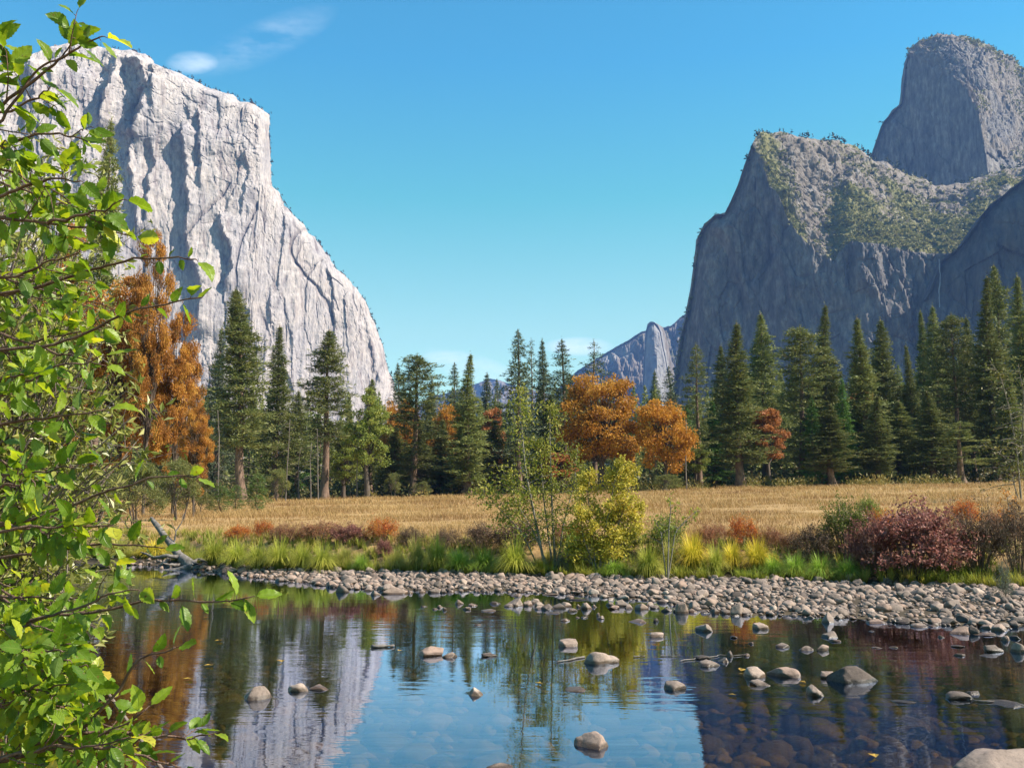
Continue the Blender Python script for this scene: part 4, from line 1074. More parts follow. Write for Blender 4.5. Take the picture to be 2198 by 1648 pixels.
for args in [
    (240, 256, 95, 118, 'tall', 1, "dark lone pine rising behind the leafy shrub, in front of the pale monolith"),
    (475, 702, 185, 84, 'blue', 2, "grey-green narrow conifer left of the tall pine with the pale leaning trunk"),
    (533, 618, 150, 140, 'lean', 0, "tall full pine with pale leaning trunk and bare lower limbs before the pale monolith"),
    (600, 698, 165, 112, 'full', 0, "full green pine just right of the one with the leaning trunk"),
    (644, 838, 170, 84, 'tall', 1, "shorter dark pine in the gap below the bright foot of the monolith"),
    (703, 706, 155, 122, 'tall', 0, "tall straight pine with a clean spire against the bright foot of the monolith"),
    (752, 842, 185, 62, 'full', 1, "small dark pine half hidden right of the straight spire pine"),
    (800, 812, 190, 70, 'full', 2, "dark pine tip behind the yellow-green broadleaf tree"),
    (858, 778, 195, 70, 'blue', 0, "slim dark conifer touching the left side of the dense blunt-tipped pine"),
    (889, 760, 165, 108, 'flat', 0, "dense dark pine with a blunt rounded tip at the monolith's lower right"),
    (925, 812, 200, 56, 'blue', 2, "small dark conifer at the right shoulder of the blunt-tipped pine"),
    (942, 816, 230, 40, 'blue', 1, "tiny bluish conifer low in the sky gap"),
    (975, 778, 190, 72, 'blue', 0, "bluish conifer left of the pointed middle pine"),
    (1006, 760, 160, 108, 'full', 1, "pointed full pine in the middle, left of the riverside sapling cluster"),
    (1042, 800, 200, 76, 'blue', 2, "shorter grey-green conifer right of the pointed middle pine"),
    (1070, 812, 210, 60, 'blue', 0, "small conifer just left of the tall bluish group behind the sapling cluster"),
    (1115, 705, 165, 104, 'blue', 0, "tallest bluish conifer behind the riverside sapling cluster"),
    (1143, 728, 180, 58, 'blue', 1, "thin bluish conifer close to the right of the tallest bluish one"),
    (1166, 728, 178, 72, 'blue', 2, "middle bluish conifer of the group behind the sapling cluster"),
    (1208, 728, 170, 104, 'blue', 0, "broad bluish conifer left of the big golden oak"),
    (1272, 732, 180, 92, 'blue', 1, "sparse bluish conifer with open tufts standing behind the big golden oak"),
    (1404, 795, 215, 62, 'blue', 2, "little blue-green conifer in front of the distant rock spire"),
    (1438, 785, 210, 66, 'blue', 0, "little blue-green conifer right of the distant rock spire"),
    (1496, 737, 160, 88, 'open', 1, "sparse pine with a flat broken top at the foot of the shaded cliff"),
    (1548, 740, 185, 76, 'full', 2, "dim pine tucked behind the left side of the big front pine under the shaded cliff"),
    (1580, 692, 150, 130, 'full', 0, "big pale-barked full pine standing forward under the shaded cliff, left of the salmon oak"),
    (1632, 672, 185, 112, 'full', 2, "tall pine with a tiered blunt top behind the salmon-orange oak"),
    (1672, 790, 200, 80, 'full', 1, "mid-height dark pine behind the right side of the salmon-orange oak"),
    (1710, 700, 165, 112, 'flat', 0, "darkest broad pine with layered limbs, right of the salmon-orange oak"),
    (1767, 655, 170, 118, 'full', 1, "tall grey-green pine directly right of the darkest layered pine"),
    (1808, 812, 160, 70, 'cedar', 0, "slim bright green cedar between two tall pines below the bright rock rib"),
    (1742, 850, 162, 66, 'cedar', 1, "short bright green cedar in front of the darkest layered pine"),
    (1781, 868, 148, 112, 'full', 2, "short bushy pine reaching to the ground in front of the slim bright cedar"),
    (1839, 681, 165, 118, 'full', 0, "tall grey-green pine with a dull orange tree at its foot"),
    (1888, 685, 178, 112, 'full', 2, "pyramidal grey-green pine below the bright rock rib"),
    (1948, 740, 175, 78, 'full', 1, "shorter pine in the dip before the dark right-hand wood"),
    (1976, 666, 190, 70, 'full', 0, "slender pine just left of the waterfall recess"),
    (2005, 655, 185, 92, 'tall', 1, "slender pine right below the waterfall recess"),
    (2046, 674, 170, 92, 'flat', 0, "blunt dark pine right of the waterfall recess"),
    (2074, 680, 178, 78, 'full', 2, "narrow pine squeezed between a blunt dark pine and a very tall one"),
    (2112, 593, 165, 128, 'full', 1, "very tall sunlit pine leaning over the dark wood at the right"),
    (2134, 568, 190, 80, 'tall', 0, "highest-reaching pine tip near the right edge"),
    (2182, 590, 170, 112, 'full', 0, "tall dark pine at the very right edge"),
    (2240, 620, 170, 120, 'full', 2, "pine cut off beyond the right edge"),
    (2060, 905, 150, 120, 'open', 0, "low shaded pine with pale tufts in the dark wood at the right"),
    (2160, 800, 158, 110, 'full', 1, "shaded mid-height pine behind the bare yellowing tree"),
    (1930, 860, 165, 110, 'full', 2, "shaded pine filling the dark wood below the shorter dip pine"),
    (1990, 840, 160, 110, 'full', 0, "shaded pine in the darkest part of the right-hand wood"),
    (1880, 850, 158, 100, 'full', 1, "shaded pine right of the dull orange tree"),
    (1530, 860, 165, 84, 'cedar', 0, "deep green cedar behind the left of the big front pine"),
    (1470, 870, 170, 80, 'cedar', 1, "deep green cedar right of the smaller orange oak"),
    (620, 880, 172, 90, 'cedar', 0, "green cedar filling the gap below two tall left-hand pines"),
    (1000, 900, 172, 110, 'cedar', 1, "dark cedar below the pointed middle pine"),
    (950, 900, 175, 90, 'full', 0, "shaded pine left of the dark middle cedar"),
    (900, 905, 170, 90, 'full', 1, "shaded pine under the blunt-tipped pine"),
    (850, 915, 172, 90, 'full', 2, "shaded pine below the orange treetop at the monolith's lower right"),
    (1060, 900, 168, 90, 'full', 2, "shaded pine just left of the riverside sapling cluster"),
    (1180, 850, 172, 110, 'full', 0, "shaded pine behind the sapling cluster's right stems"),
    (1330, 940, 158, 90, 'open', 0, "grey-green pine in front of the big golden oak"),
]:
    pine(*args)

for args in [(560, 1015, 74, 62, 'sapling', 0, "young bright green pine in the tan meadow, right of two others"),
             (480, 1035, 72, 64, 'sapling', 1, "darker young pine left of the bright green one"),
             (513, 1040, 82, 44, 'sapling', 0, "thinnest young pine between two others at the meadow's left")]:
    pine(*args, name="pine_sapling", group="young pines in the meadow")

# thin bare-boled trunks standing in front of the left wood
def bare_trunk(pxb, pxt, pyt, D, label, r=0.11):
    B = at(pxb, 1070, D); T = at(pxt, pyt, D)
    z0 = float(ground(B[0], D)) - 0.1
    b = MB(); t = np.linspace(0, 1, 8)[:, None]
    base = np.array([0, 0, 0.0]); tip = np.array([T[0] - B[0], 0, T[2] - z0])
    pts = base * (1 - t) + tip * t + np.concatenate([fbm(t * 3, t * 0 + pxb, oct=2, seed=3), t * 0, t * 0], 1) * 0.2 * t
    b.tube(pts, r * (1 - 0.7 * t[:, 0]), 6)
    rng = np.random.default_rng(pxb)
    for i in range(16):
        f = rng.uniform(0.3, 1); c = np.array([np.interp(f, t[:, 0], pts[:, q]) for q in range(3)]); a = rng.uniform(0, 6.28); Lb = rng.uniform(.4, 1.6)
        b.tube([c, c + np.array([cos(a) * Lb * .6, sin(a) * Lb * .6, -.1 * Lb]), c + np.array([cos(a) * Lb, sin(a) * Lb, -.35 * Lb])], [0.03, .02, .008], 3, cap=False)
    o = link("bare_pole_tree", b.build("bare_pole_tree", (m_deadwood,), True), None, (B[0], D, z0))
    tag(o, label, "tree trunk", "pale bare trunks under the left pines")
for a in [(445, 432, 930, 120, "bare pale trunk below the right side of the orange oak"), (468, 470, 880, 125, "taller bare trunk right of the one under the orange oak"),
          (613, 622, 900, 140, "leaning pale trunk left of the straight spire pine"), (683, 680, 920, 146, "pale trunk just left of the spire pine's bole"),
          (667, 668, 950, 146, "thin pale trunk second from the spire pine's bole"), (766, 768, 930, 150, "lone pale trunk below the yellow-green broadleaf tree"),
          (640, 645, 960, 150, "short dark trunk in the shade between the leaning and spire pines"), (1474, 1470, 900, 140, "thin dark trunk right of the smaller orange oak")]:
    bare_trunk(*a)

# the wood behind the front rank reads as one mass
def forest_mass():
    rng = np.random.default_rng(909)
    b_c = []; 
    protos = []
    for s in range(4):
        tr, cr, sn, H, R = conifer(90 + s, cb=0.12, shape=0.7, nb=70, tufts=5, blades=7, bl=1.3, bw=0.42, tuft_r=0.8, snags=0)
        v = np.empty(len(cr.vertices) * 3, np.float32); cr.vertices.foreach_get('co', v)
        tv = np.empty(len(tr.vertices) * 3, np.float32)
        protos.append(v.reshape(-1, 3))
        bpy.data.meshes.remove(cr); bpy.data.meshes.remove(tr)
    V = []; T = MB()
    spots = []
    for px in np.arange(-160, 2420, 17):
        for row, (D, hp) in enumerate(((205, 900), (240, 905), (285, 915))):
            if row and rng.uniform() < 0.3: continue
            lim = np.interp(px, [-100, 440, 640, 760, 900, 1060, 1200, 1450, 1540, 1700, 1900, 2200], [850, 852, 848, 842, 838, 850, 832, 850, 838, 812, 785, 735])
            D2 = D + rng.uniform(-14, 14); tip = lim + rng.uniform(-22, 75)
            spots.append((px + rng.uniform(-9, 9), tip, D2))
    for px, tip, D in spots:
        P = at(px, tip, D); z0 = float(ground(P[0], D)); h = P[2] - z0
        s = h / 40.0 * rng.uniform(1.0, 1.3) ; a = rng.uniform(0, 6.28)
        v = protos[rng.integers(4)] * np.array([s, s, h / 40])
        v = v @ np.array([[cos(a), sin(a), 0], [-sin(a), cos(a), 0], [0, 0, 1]])
        V.append(v + np.array([P[0], D, z0]))
        T.tube([(P[0], D, z0 - .2), (P[0], D, z0 + h * .5), (P[0], D, z0 + h * .95)], [h * 0.011, h * 0.007, 0.02], 5, cap=False)
    V = np.concatenate(V)
    q = np.arange(len(V)).reshape(-1, 4)
    tv = np.concatenate(T.v); tq = np.concatenate(T.q) + len(V)
    me = mesh("forest", np.concatenate([V, tv]), np.concatenate([q, tq]), None, (m_needle, m_bark), False, np.concatenate([np.zeros(len(q)), np.ones(len(tq))]))
    tag(link("forest", me), "dark conifer forest massed behind the front trees", kind='stuff')
forest_mass()

# ================================================================ broadleaf trees
m_limb = bark_mat("oak_bark", (0.05, 0.038, 0.030), (0.13, 0.10, 0.08), 4.0)
m_orange = foliage_mat("orange_oak_leaves", [(0.20, 0.075, 0.010), (0.36, 0.155, 0.018), (0.50, 0.25, 0.032), (0.56, 0.34, 0.06)], trans=0.38, clump=0.35, clump_amt=0.55, objvar=0.12)
m_salmon = foliage_mat("salmon_oak_leaves", [(0.240, 0.080, 0.024), (0.384, 0.152, 0.048), (0.448, 0.224, 0.072)], trans=0.3, clump=0.35, clump_amt=0.5, objvar=0.1)
m_rust = foliage_mat("rust_leaves", [(0.127, 0.098, 0.023), (0.230, 0.098, 0.023), (0.414, 0.178, 0.034), (0.552, 0.287, 0.052), (0.644, 0.414, 0.092)], trans=0.4, clump=0.28, clump_amt=0.75, objvar=0.1)
m_ygreen = foliage_mat("yellow_green_leaves", [(0.072, 0.114, 0.018), (0.156, 0.204, 0.034), (0.276, 0.300, 0.054), (0.396, 0.360, 0.072)], trans=0.35, clump=0.5, clump_amt=0.5)
m_gold = foliage_mat("willow_gold_leaves", [(0.20, 0.20, 0.025), (0.36, 0.32, 0.04), (0.52, 0.42, 0.06), (0.62, 0.44, 0.08)], trans=0.4, clump=1.5, clump_amt=0.5, objvar=0.1)
m_olive = foliage_mat("olive_leaves", [(0.05, 0.07, 0.016), (0.10, 0.12, 0.03), (0.17, 0.17, 0.05), (0.28, 0.22, 0.06)], trans=0.3, clump=1.0, clump_amt=0.5)

def broadleaf(seed, H, R, n_clump, n_leaf, leaf, mat, cb=0.25, flat=0.85, clump_r=0.2, trunk_r=0.03, name="crown", limbs=True, aspect=0.55, hollow=0.4, stems=1, twig=None):
    rng = np.random.default_rng(seed)
    tr = MB()
    cz = H * (cb + (1 - cb) / 2); rz = H * (1 - cb) / 2
    u = rnd_unit(rng, n_clump); rad = rng.uniform(hollow, 1.0, n_clump) ** 0.6
    u[:, 2] = np.where(u[:, 2] < -0.75, -u[:, 2], u[:, 2])
    nzs = 1 + 0.22 * fbm(u[:, 0] * 2 + seed, u[:, 1] * 2, u[:, 2] * 2, oct=2, seed=seed)
    cc = u * rad[:, None] * nzs[:, None] * np.array([R, R, rz]) * (1 - clump_r * 0.8) + np.array([0, 0, cz])
    forks = []
    for s in range(stems):
        a = rng.uniform(0, 6.28); off = 0 if stems == 1 else R * 0.12
        b0 = np.array([cos(a) * off, sin(a) * off, -0.1])
        top = np.array([cos(a) * off * 4 + rng.normal() * R * .05, sin(a) * off * 4 + rng.normal() * R * .05, H * (cb + 0.55 * (1 - cb))])
        t = np.linspace(0, 1, 7)[:, None]
        pts = b0 * (1 - t) + top * t + np.concatenate([fbm(t * 2.5, t * 0 + s, oct=2, seed=seed + s), fbm(t * 2.5, t * 0 + s + 5, oct=2, seed=seed + s + 1), t * 0], 1) * R * 0.08 * t
        tr.tube(pts, H * trunk_r / stems ** .5 * (1 - 0.72 * t[:, 0]), 7)
        forks.append((pts, H * trunk_r / stems ** .5))
    for i in range(n_clump):
        pts, r0 = forks[i % len(forks)]
        f = rng.uniform(0.35, 0.98); b0 = np.array([np.interp(f, np.linspace(0, 1, 7), pts[:, q]) for q in range(3)])
        mid = (b0 + cc[i]) / 2 + rng.normal(size=3) * R * 0.06 + np.array([0, 0, 0.03 * H])
        t = np.linspace(0, 1, 6)[:, None]
        p = b0 * (1 - t) ** 2 + 2 * mid * t * (1 - t) + cc[i] * t ** 2
        tr.tube(p, r0 * 0.32 * (1 - 0.85 * t[:, 0]), 4, cap=False)
        for k in range(3):
            e = cc[i] + rnd_unit(rng, 1)[0] * R * clump_r * 0.9
            q0 = p[3 + k % 2]
            tr.tube([q0, (q0 + e) / 2 + rng.normal(size=3) * R * .02, e], [r0 * .07, r0 * .05, r0 * .02], 3, cap=False)
    per = n_leaf // n_clump
    cr = MB()
    ci = np.repeat(np.arange(n_clump), per); n = len(ci)
    crad = R * clump_r * rng.uniform(0.7, 1.3, n_clump)
    d = rnd_unit(rng, n); rr = rng.uniform(0, 1, n) ** 0.45
    pos = cc[ci] + d * (rr * crad[ci])[:, None] * np.array([1.15, 1.15, flat * 0.8])
    pos += 0.25 * (crad[ci])[:, None] * np.stack([fbm(pos[:, 0] * 2, pos[:, 1] * 2, pos[:, 2] * 2, oct=2, seed=seed + 3 + k) for k in range(3)], -1)
    ax = rnd_unit(rng, n) + np.array([0, 0, -0.25]) + d * 0.5
    nr = rnd_unit(rng, n) + np.array([0, 0, 0.9])
    Ls = leaf * rng.uniform(0.6, 1.3, n)
    cr.leaves(pos, ax, nr, Ls, Ls * aspect, fold=0.08)
    return (tr.build("trunk", (m_limb,), True), cr.build(name, (mat,)), H, R)

def tree(px, tip, D, w, proto, label, name, cat="tree", group=None, sink=0.1, rot=None, base_py=None):
    P = at(px, tip, D)
    z0 = float(ground(P[0], D)) - sink
    tr, cr, H, R = proto
    h = P[2] - z0; s = (w / F_PX * D) / (2 * R)
    rng = np.random.default_rng(int(px * 5 + tip))
    return plant(name, [("trunk", tr), ("crown", cr)], (P[0], D, z0), rng.uniform(0, 6.28) if rot is None else rot, (s, s, h / H), label, cat, group)

OAK1 = broadleaf(201, 18, 7, 78, 26000, 0.36, m_orange, cb=0.06, clump_r=0.19)
OAK2 = broadleaf(202, 15, 6, 58, 19000, 0.36, m_orange, cb=0.03, clump_r=0.22)
OAK3 = broadleaf(203, 14, 4.0, 40, 13000, 0.36, m_salmon, cb=0.10, clump_r=0.26, flat=0.55)
RUST = broadleaf(204, 26, 7.5, 120, 46000, 0.31, m_rust, cb=0.02, clump_r=0.15, hollow=0.25, trunk_r=0.016)
YG = broadleaf(205, 18, 4.5, 50, 14000, 0.34, m_ygreen, cb=0.10, clump_r=0.22)
OLV = broadleaf(206, 6, 3, 40, 11000, 0.13, m_olive, cb=0.05, clump_r=0.22, stems=3)
og = "autumn oaks among the conifers"
tree(1288, 782, 146, 208, OAK1, "biggest golden-orange oak, right of the riverside sapling cluster", "oak_tree", group=og)
tree(1424, 838, 142, 142, OAK2, "smaller orange oak joined to the right side of the biggest golden one", "oak_tree", group=og)
tree(1645, 855, 152, 100, OAK3, "salmon-orange oak with layered crown right of the big forward pine", "oak_tree", group=og)
tree(855, 838, 178, 96, OAK2, "orange oak top glowing at the lower right corner of the pale monolith", "oak_tree", group=og)
tree(958, 848, 180, 88, OAK2, "yellow-orange oak top between the blunt-tipped and the pointed pine", "oak_tree", group=og)
tree(1060, 850, 186, 60, OAK3, "dull orange oak top just right of the pointed middle pine", "oak_tree", group=og)
tree(1850, 815, 170, 90, OAK3, "dull red-orange oak glowing inside the dark wood at the right", "oak_tree", group=og)
tree(1195, 960, 158, 90, OAK3, "brownish oak low behind the sapling cluster", "oak_tree", group=og)
tree(334, 490, 66, 125, RUST, "rust and gold tree with a narrow top against the foot of the pale monolith", "rust_tree", rot=1.0)
tree(275, 590, 70, 250, RUST, "wide rust-brown tree filling the space behind the near leaves, left of the narrow-topped one", "rust_tree", rot=2.2)
tree(388, 660, 68, 120, RUST, "golden-orange tree forming the right shoulder of the rust-coloured group", "rust_tree", rot=4.0)
tree(130, 470, 78, 230, RUST, "rust-brown tree behind the leafy shrub at the left edge", "rust_tree", rot=3.0)
tree(425, 840, 62, 84, RUST, "low golden crown bulging from the right foot of the rust-coloured group", "rust_tree", rot=5.0)
tree(793, 828, 150, 112, YG, "yellow-green broadleaf tree between the spire pine and the orange treetop", "cottonwood_tree")
tree(740, 930, 158, 90, YG, "low green broadleaf tree with pale limbs right of the spire pine", "cottonwood_tree")
tree(1490, 925, 160, 70, YG, "yellow-green broadleaf under the sparse broken-top pine", "cottonwood_tree")
for px, tip, D, w, lab in [(300, 985, 46, 150, "olive bush on the far bank under the rust tree, furthest left"), (390, 975, 52, 120, "olive bush on the far bank under the right side of the rust tree"),
                           (205, 1000, 44, 160, "dark bush on the far bank hidden behind the near leaves"), (430, 1020, 66, 90, "small olive bush left of the young pines"),
                           (600, 1000, 140, 70, "round grey-green bush at the wood's edge right of the young pines"), (845, 1010, 150, 44, "tall weedy bush at the wood's edge under the orange treetop"),
                           (905, 1030, 148, 50, "yellowish bush at the wood's edge under the blunt-tipped pine"), (1430, 1015, 130, 80, "leafy thin bush at the meadow edge right of the golden willow")]:
    tree(px, tip, D, w, OLV, lab, "olive_bush", cat="bush", group="bushes at the meadow edges")

# ---- the slender sapling cluster and golden willow on the far bank
m_birch = bark_mat("pale_sapling_bark", (0.096, 0.084, 0.066), (0.252, 0.228, 0.192), 12.0)
def slender(seed, stems, D, label, name, n_leaf, leaf, mat, spread=0.8, droop=0.3, sub=26, lo=0.25, cat="tree", up=0.5, twig_r=0.011):
    """stems: pixel polylines (base to tip) standing at depth D"""
    rng = np.random.default_rng(seed)
    base = at(stems[0][0][0], stems[0][0][1], D)
    org = np.array([base[0], D, float(ground(base[0], D)) - 0.05])
    tr = MB(); cr = MB(); tips = []
    for st in stems:
        st = np.array(st, float)
        dy = rng.uniform(-.3, .3)
        w = at(st[:, 0], st[:, 1], np.full(len(st), D)) - org
        w[:, 1] += np.linspace(0, dy, len(st))
        w[0, 2] = min(w[0, 2], 0)
        s = np.linspace(0, 1, 14); t0 = np.linspace(0, 1, len(w))
        p = np.stack([np.interp(s, t0, w[:, q]) for q in range(3)], -1)
        Hh = p[-1, 2] - p[0, 2]
        r = 0.0125 * Hh ** 0.75 * (1 - 0.85 * s)
        tr.tube(p, r, 6)
        for k in range(sub):
            f = lo + (0.98 - lo) * (k + rng.uniform()) / sub
            b0 = np.array([np.interp(f, s, p[:, q]) for q in range(3)])
            a = rng.uniform(0, 6.28); Lb = spread * rng.uniform(0.45, 1.2) * (0.25 + 1.0 * (1 - f)) 
            t = np.linspace(0, 1, 6)[:, None]
            dirv = np.array([cos(a), sin(a) * 0.8, up + rng.uniform(-.2, .3)])
            q = b0 + dirv * Lb * t + np.array([0, 0, -droop]) * Lb * t ** 2
            tr.tube(q, twig_r * (0.5 + Lb * .5) * (1 - 0.8 * t[:, 0]), 4, cap=False)
            tips.append(q)
    per = max(4, n_leaf // len(tips))
    for q in tips:
        f = rng.uniform(0.2, 1.0, per)
        c = np.stack([np.interp(f, np.linspace(0, 1, 6), q[:, k]) for k in range(3)], -1) + rng.normal(size=(per, 3)) * 0.09 * spread
        Ls = leaf * rng.uniform(0.65, 1.3, per)
        cr.leaves(c, rnd_unit(rng, per) + np.array([0.2, 0, -0.45]), rnd_unit(rng, per) + np.array([0, -.2, 0.7]), Ls, Ls * 0.52, fold=0.1)
    return plant(name, [("trunk", tr.build("trunk", (m_birch,), True)), ("crown", cr.build("crown", (mat,)))], org, 0, (1, 1, 1), label, cat, None)
m_sapleaf = foliage_mat("sapling_leaves", [(0.10, 0.13, 0.018), (0.19, 0.22, 0.03), (0.32, 0.31, 0.05), (0.46, 0.38, 0.08)], trans=0.4, clump=1.2, clump_amt=0.4)
slender(301, [[(1172, 1200), (1150, 1120), (1128, 1010), (1118, 900), (1114, 830)], [(1180, 1205), (1150, 1150), (1110, 1080), (1080, 1010)], [(1160, 1200), (1120, 1140), (1070, 1090), (1035, 1050)]], 27.5,
        "slender pale-stemmed sapling with drooping green leaves on the far bank, left of the golden willow", "riverside_sapling", 3300, 0.088, m_sapleaf, spread=1.25, sub=22, lo=0.22)
slender(302, [[(1192, 1200), (1186, 1110), (1182, 1000), (1180, 900), (1182, 868)], [(1196, 1200), (1210, 1120), (1232, 1040), (1240, 960)], [(1186, 1190), (1168, 1080), (1160, 980), (1150, 940)]], 27.9,
        "second slender sapling with an upright white stem, touching the golden willow", "riverside_sapling", 2800, 0.088, m_sapleaf, spread=1.1, sub=22, lo=0.25)
slender(303, [[(1285, 1215), (1300, 1130), (1315, 1050), (1330, 985)], [(1290, 1215), (1330, 1120), (1355, 1040), (1350, 1000)], [(1280, 1215), (1270, 1130), (1262, 1060), (1268, 1010)], [(1280, 1215), (1250, 1150), (1240, 1090)], [(1292, 1215), (1345, 1150), (1375, 1080)], [(1285, 1215), (1310, 1140), (1340, 1080)]], 27.0,
        "golden-yellow willow bush on the far bank, right of the slender saplings", "golden_willow", 10500, 0.085, m_gold, spread=0.8, sub=22, lo=0.12, cat="bush")
slender(304, [[(1432, 1190), (1436, 1130), (1440, 1095), (1438, 1060)], [(1432, 1190), (1450, 1140), (1480, 1110), (1500, 1095)], [(1430, 1190), (1420, 1140), (1405, 1110)]], 25.5,
        "nearly bare little sapling with a few green leaves right of the golden willow", "small_sapling", 230, 0.09, m_sapleaf, spread=0.55, sub=12, lo=0.3)
slender(305, [[(2155, 1180), (2168, 1090), (2165, 1050)], [(2155, 1180), (2150, 1120), (2148, 1090)]], 26, "thin twiggy sapling at the right in front of the tan meadow", "small_sapling", 160, 0.09, m_rust, spread=0.5, sub=12, lo=0.3)
slender(306, [[(2190, 1040), (2180, 960), (2165, 880), (2145, 810), (2120, 775)], [(2200, 1040), (2196, 940), (2200, 850), (2190, 780)], [(2185, 1040), (2160, 985), (2130, 960), (2105, 950)], [(2205, 1040), (2215, 900), (2230, 800)], [(2180, 1035), (2170, 1000), (2150, 1000)]], 62,
        "half-bare tree with yellow leaves and crooked pale limbs at the right edge", "bare_yellow_tree", 1000, 0.22, m_olive, spread=2.2, sub=24, lo=0.2, up=0.2, twig_r=0.022)

# shrubs and young growth on the forest floor read as one ground cover
def undergrowth():
    rng = np.random.default_rng(66); b = MB()
    n = 1500
    px = rng.uniform(-150, 2400, n); D = rng.uniform(158, 235, n)
    P = at(px, np.full(n, 1050.0), D); z = ground(P[:, 0], D)
    h = rng.uniform(1.0, 5.0, n) * (0.5 + 0.6 * smooth(150, 200, D)); k = 46
    c = np.repeat(np.stack([P[:, 0], D, z], -1), k, 0); hh = np.repeat(h, k)
    d = rnd_unit(rng, n * k); r = rng.uniform(.3, 1, n * k) ** .5
    c = c + d * (r * hh)[:, None] * np.array([.75, .75, .5]) + np.stack([0 * hh, 0 * hh, hh * .5], -1)
    b.leaves(c, rnd_unit(rng, n * k), rnd_unit(rng, n * k), 0.25 + hh * .14, 0.15 + hh * .08)
    m = foliage_mat("undergrowth_leaves", [(0.03, 0.04, 0.014), (0.06, 0.07, 0.02), (0.12, 0.10, 0.035), (0.18, 0.13, 0.05)], trans=0.2, clump=0.15, clump_amt=0.6)
    tag(link("undergrowth", b.build("undergrowth", (m,))), "dim brushy undergrowth on the forest floor behind the meadow", kind='stuff')
undergrowth()

def weeds():
    rng = np.random.default_rng(67); b = MB(); n = 700
    px = rng.uniform(-100, 2300, n); D = rng.uniform(140, 158, n)
    keep = fbm(px / 60, px * 0, oct=3, seed=5) > -0.15; px, D = px[keep], D[keep]; n = len(px)
    P = at(px, np.full(n, 1055.0), D); z = ground(P[:, 0], D); h = rng.uniform(.4, 1.7, n); k = 30
    c = np.repeat(np.stack([P[:, 0], D, z], -1), k, 0); hh = np.repeat(h, k)
    c = c + rng.normal(size=(n * k, 3)) * hh[:, None] * np.array([.5, .5, .1]) + np.stack([0 * hh, 0 * hh, hh * rng.uniform(0, .9, n * k)], -1)
    b.leaves(c, rnd_unit(rng, n * k) + np.array([0, 0, .8]), rnd_unit(rng, n * k), 0.15 + hh * .3, 0.06 + hh * .07)
    m = foliage_mat("edge_weed_leaves", [(0.07, 0.08, 0.018), (0.16, 0.15, 0.03), (0.28, 0.21, 0.06), (0.34, 0.25, 0.10)], trans=0.3, clump=0.15, clump_amt=0.6)
    tag(link("weeds", b.build("weeds", (m,))), "ragged yellow-green weeds where the meadow meets the wood", kind='stuff')
weeds()
# ================================================================ shrubs on the bank
m_twig = bark_mat("twig_bark", (0.07, 0.045, 0.035), (0.20, 0.15, 0.12), 14.0)
def shrub_proto(seed, mat, n_leaf=6500, leaf=0.075, H=1.6, R=1.3, stems=60, dense=1.0, twigs=True):
    rng = np.random.default_rng(seed); tr = MB(); cr = MB(); P = []
    for i in range(stems):
        a = rng.uniform(0, 6.28); rr = R * np.sqrt(rng.uniform(0, 1)); h = H * np.sqrt(max(1 - (rr / R) ** 2, 0.04)) * rng.uniform(0.75, 1.08)
        e = np.array([cos(a) * rr, sin(a) * rr, h]); t = np.linspace(0, 1, 6)[:, None]
        b0 = np.array([cos(a), sin(a), 0]) * rr * 0.25
        p = b0 * (1 - t) + e * t + np.array([0, 0, 0.16 * H]) * np.sin(t * pi) + rng.normal(size=(6, 3)) * 0.02 * t
        tr.tube(p, 0.011 * (1 - .8 * t[:, 0]) + 0.002, 4, cap=False)
        for k in range(5):
            f = rng.uniform(0.35, 0.95); c = np.array([np.interp(f, t[:, 0], p[:, q]) for q in range(3)]); d = rnd_unit(rng, 1)[0] + np.array([0, 0, .5])
            q = np.stack([c, c + d * .13 * H, c + d * .26 * H + np.array([0, 0, .02])]); tr.tube(q, [.005, .004, .001], 3, cap=False); P.append(q)
        P.append(p[3:])
    per = n_leaf // len(P)
    for p in P:
        f = rng.uniform(0, 1, per); s = np.linspace(0, 1, len(p))
        c = np.stack([np.interp(f, s, p[:, q]) for q in range(3)], -1) + rng.normal(size=(per, 3)) * 0.05
        Ls = leaf * rng.uniform(.6, 1.3, per)
        cr.leaves(c, rnd_unit(rng, per) + np.array([0, 0, .2]), rnd_unit(rng, per) + np.array([0, 0, .5]), Ls, Ls * .55, fold=0.1)
    return (tr.build("stems", (m_twig,), True), cr.build("foliage", (mat,)), H, R)
m_burg = foliage_mat("burgundy_leaves", [(0.109, 0.041, 0.041), (0.203, 0.072, 0.065), (0.319, 0.138, 0.102), (0.435, 0.246, 0.160)], trans=0.3, clump=1.5, clump_amt=0.45, objvar=0.1)
m_redor = foliage_mat("red_orange_leaves", [(0.258, 0.032, 0.011), (0.423, 0.092, 0.016), (0.506, 0.202, 0.028), (0.534, 0.313, 0.046)], trans=0.35, clump=1.3, clump_amt=0.6, objvar=0.1)
m_brown = foliage_mat("brown_leaves", [(0.048, 0.028, 0.020), (0.096, 0.056, 0.036), (0.160, 0.096, 0.056), (0.208, 0.152, 0.072)], trans=0.2, clump=1.5, clump_amt=0.5)
m_rbrown = foliage_mat("russet_leaves", [(0.150, 0.051, 0.027), (0.254, 0.094, 0.048), (0.338, 0.160, 0.075), (0.394, 0.244, 0.112)], trans=0.3, clump=1.5, clump_amt=0.5)
m_green = foliage_mat("shrub_green_leaves", [(0.05, 0.075, 0.014), (0.10, 0.14, 0.022), (0.19, 0.22, 0.035), (0.30, 0.28, 0.05)], trans=0.35, clump=1.5, clump_amt=0.5)
m_sage = foliage_mat("sage_leaves", [(0.070, 0.091, 0.059), (0.133, 0.154, 0.105), (0.210, 0.231, 0.161)], trans=0.25, clump=2.0)
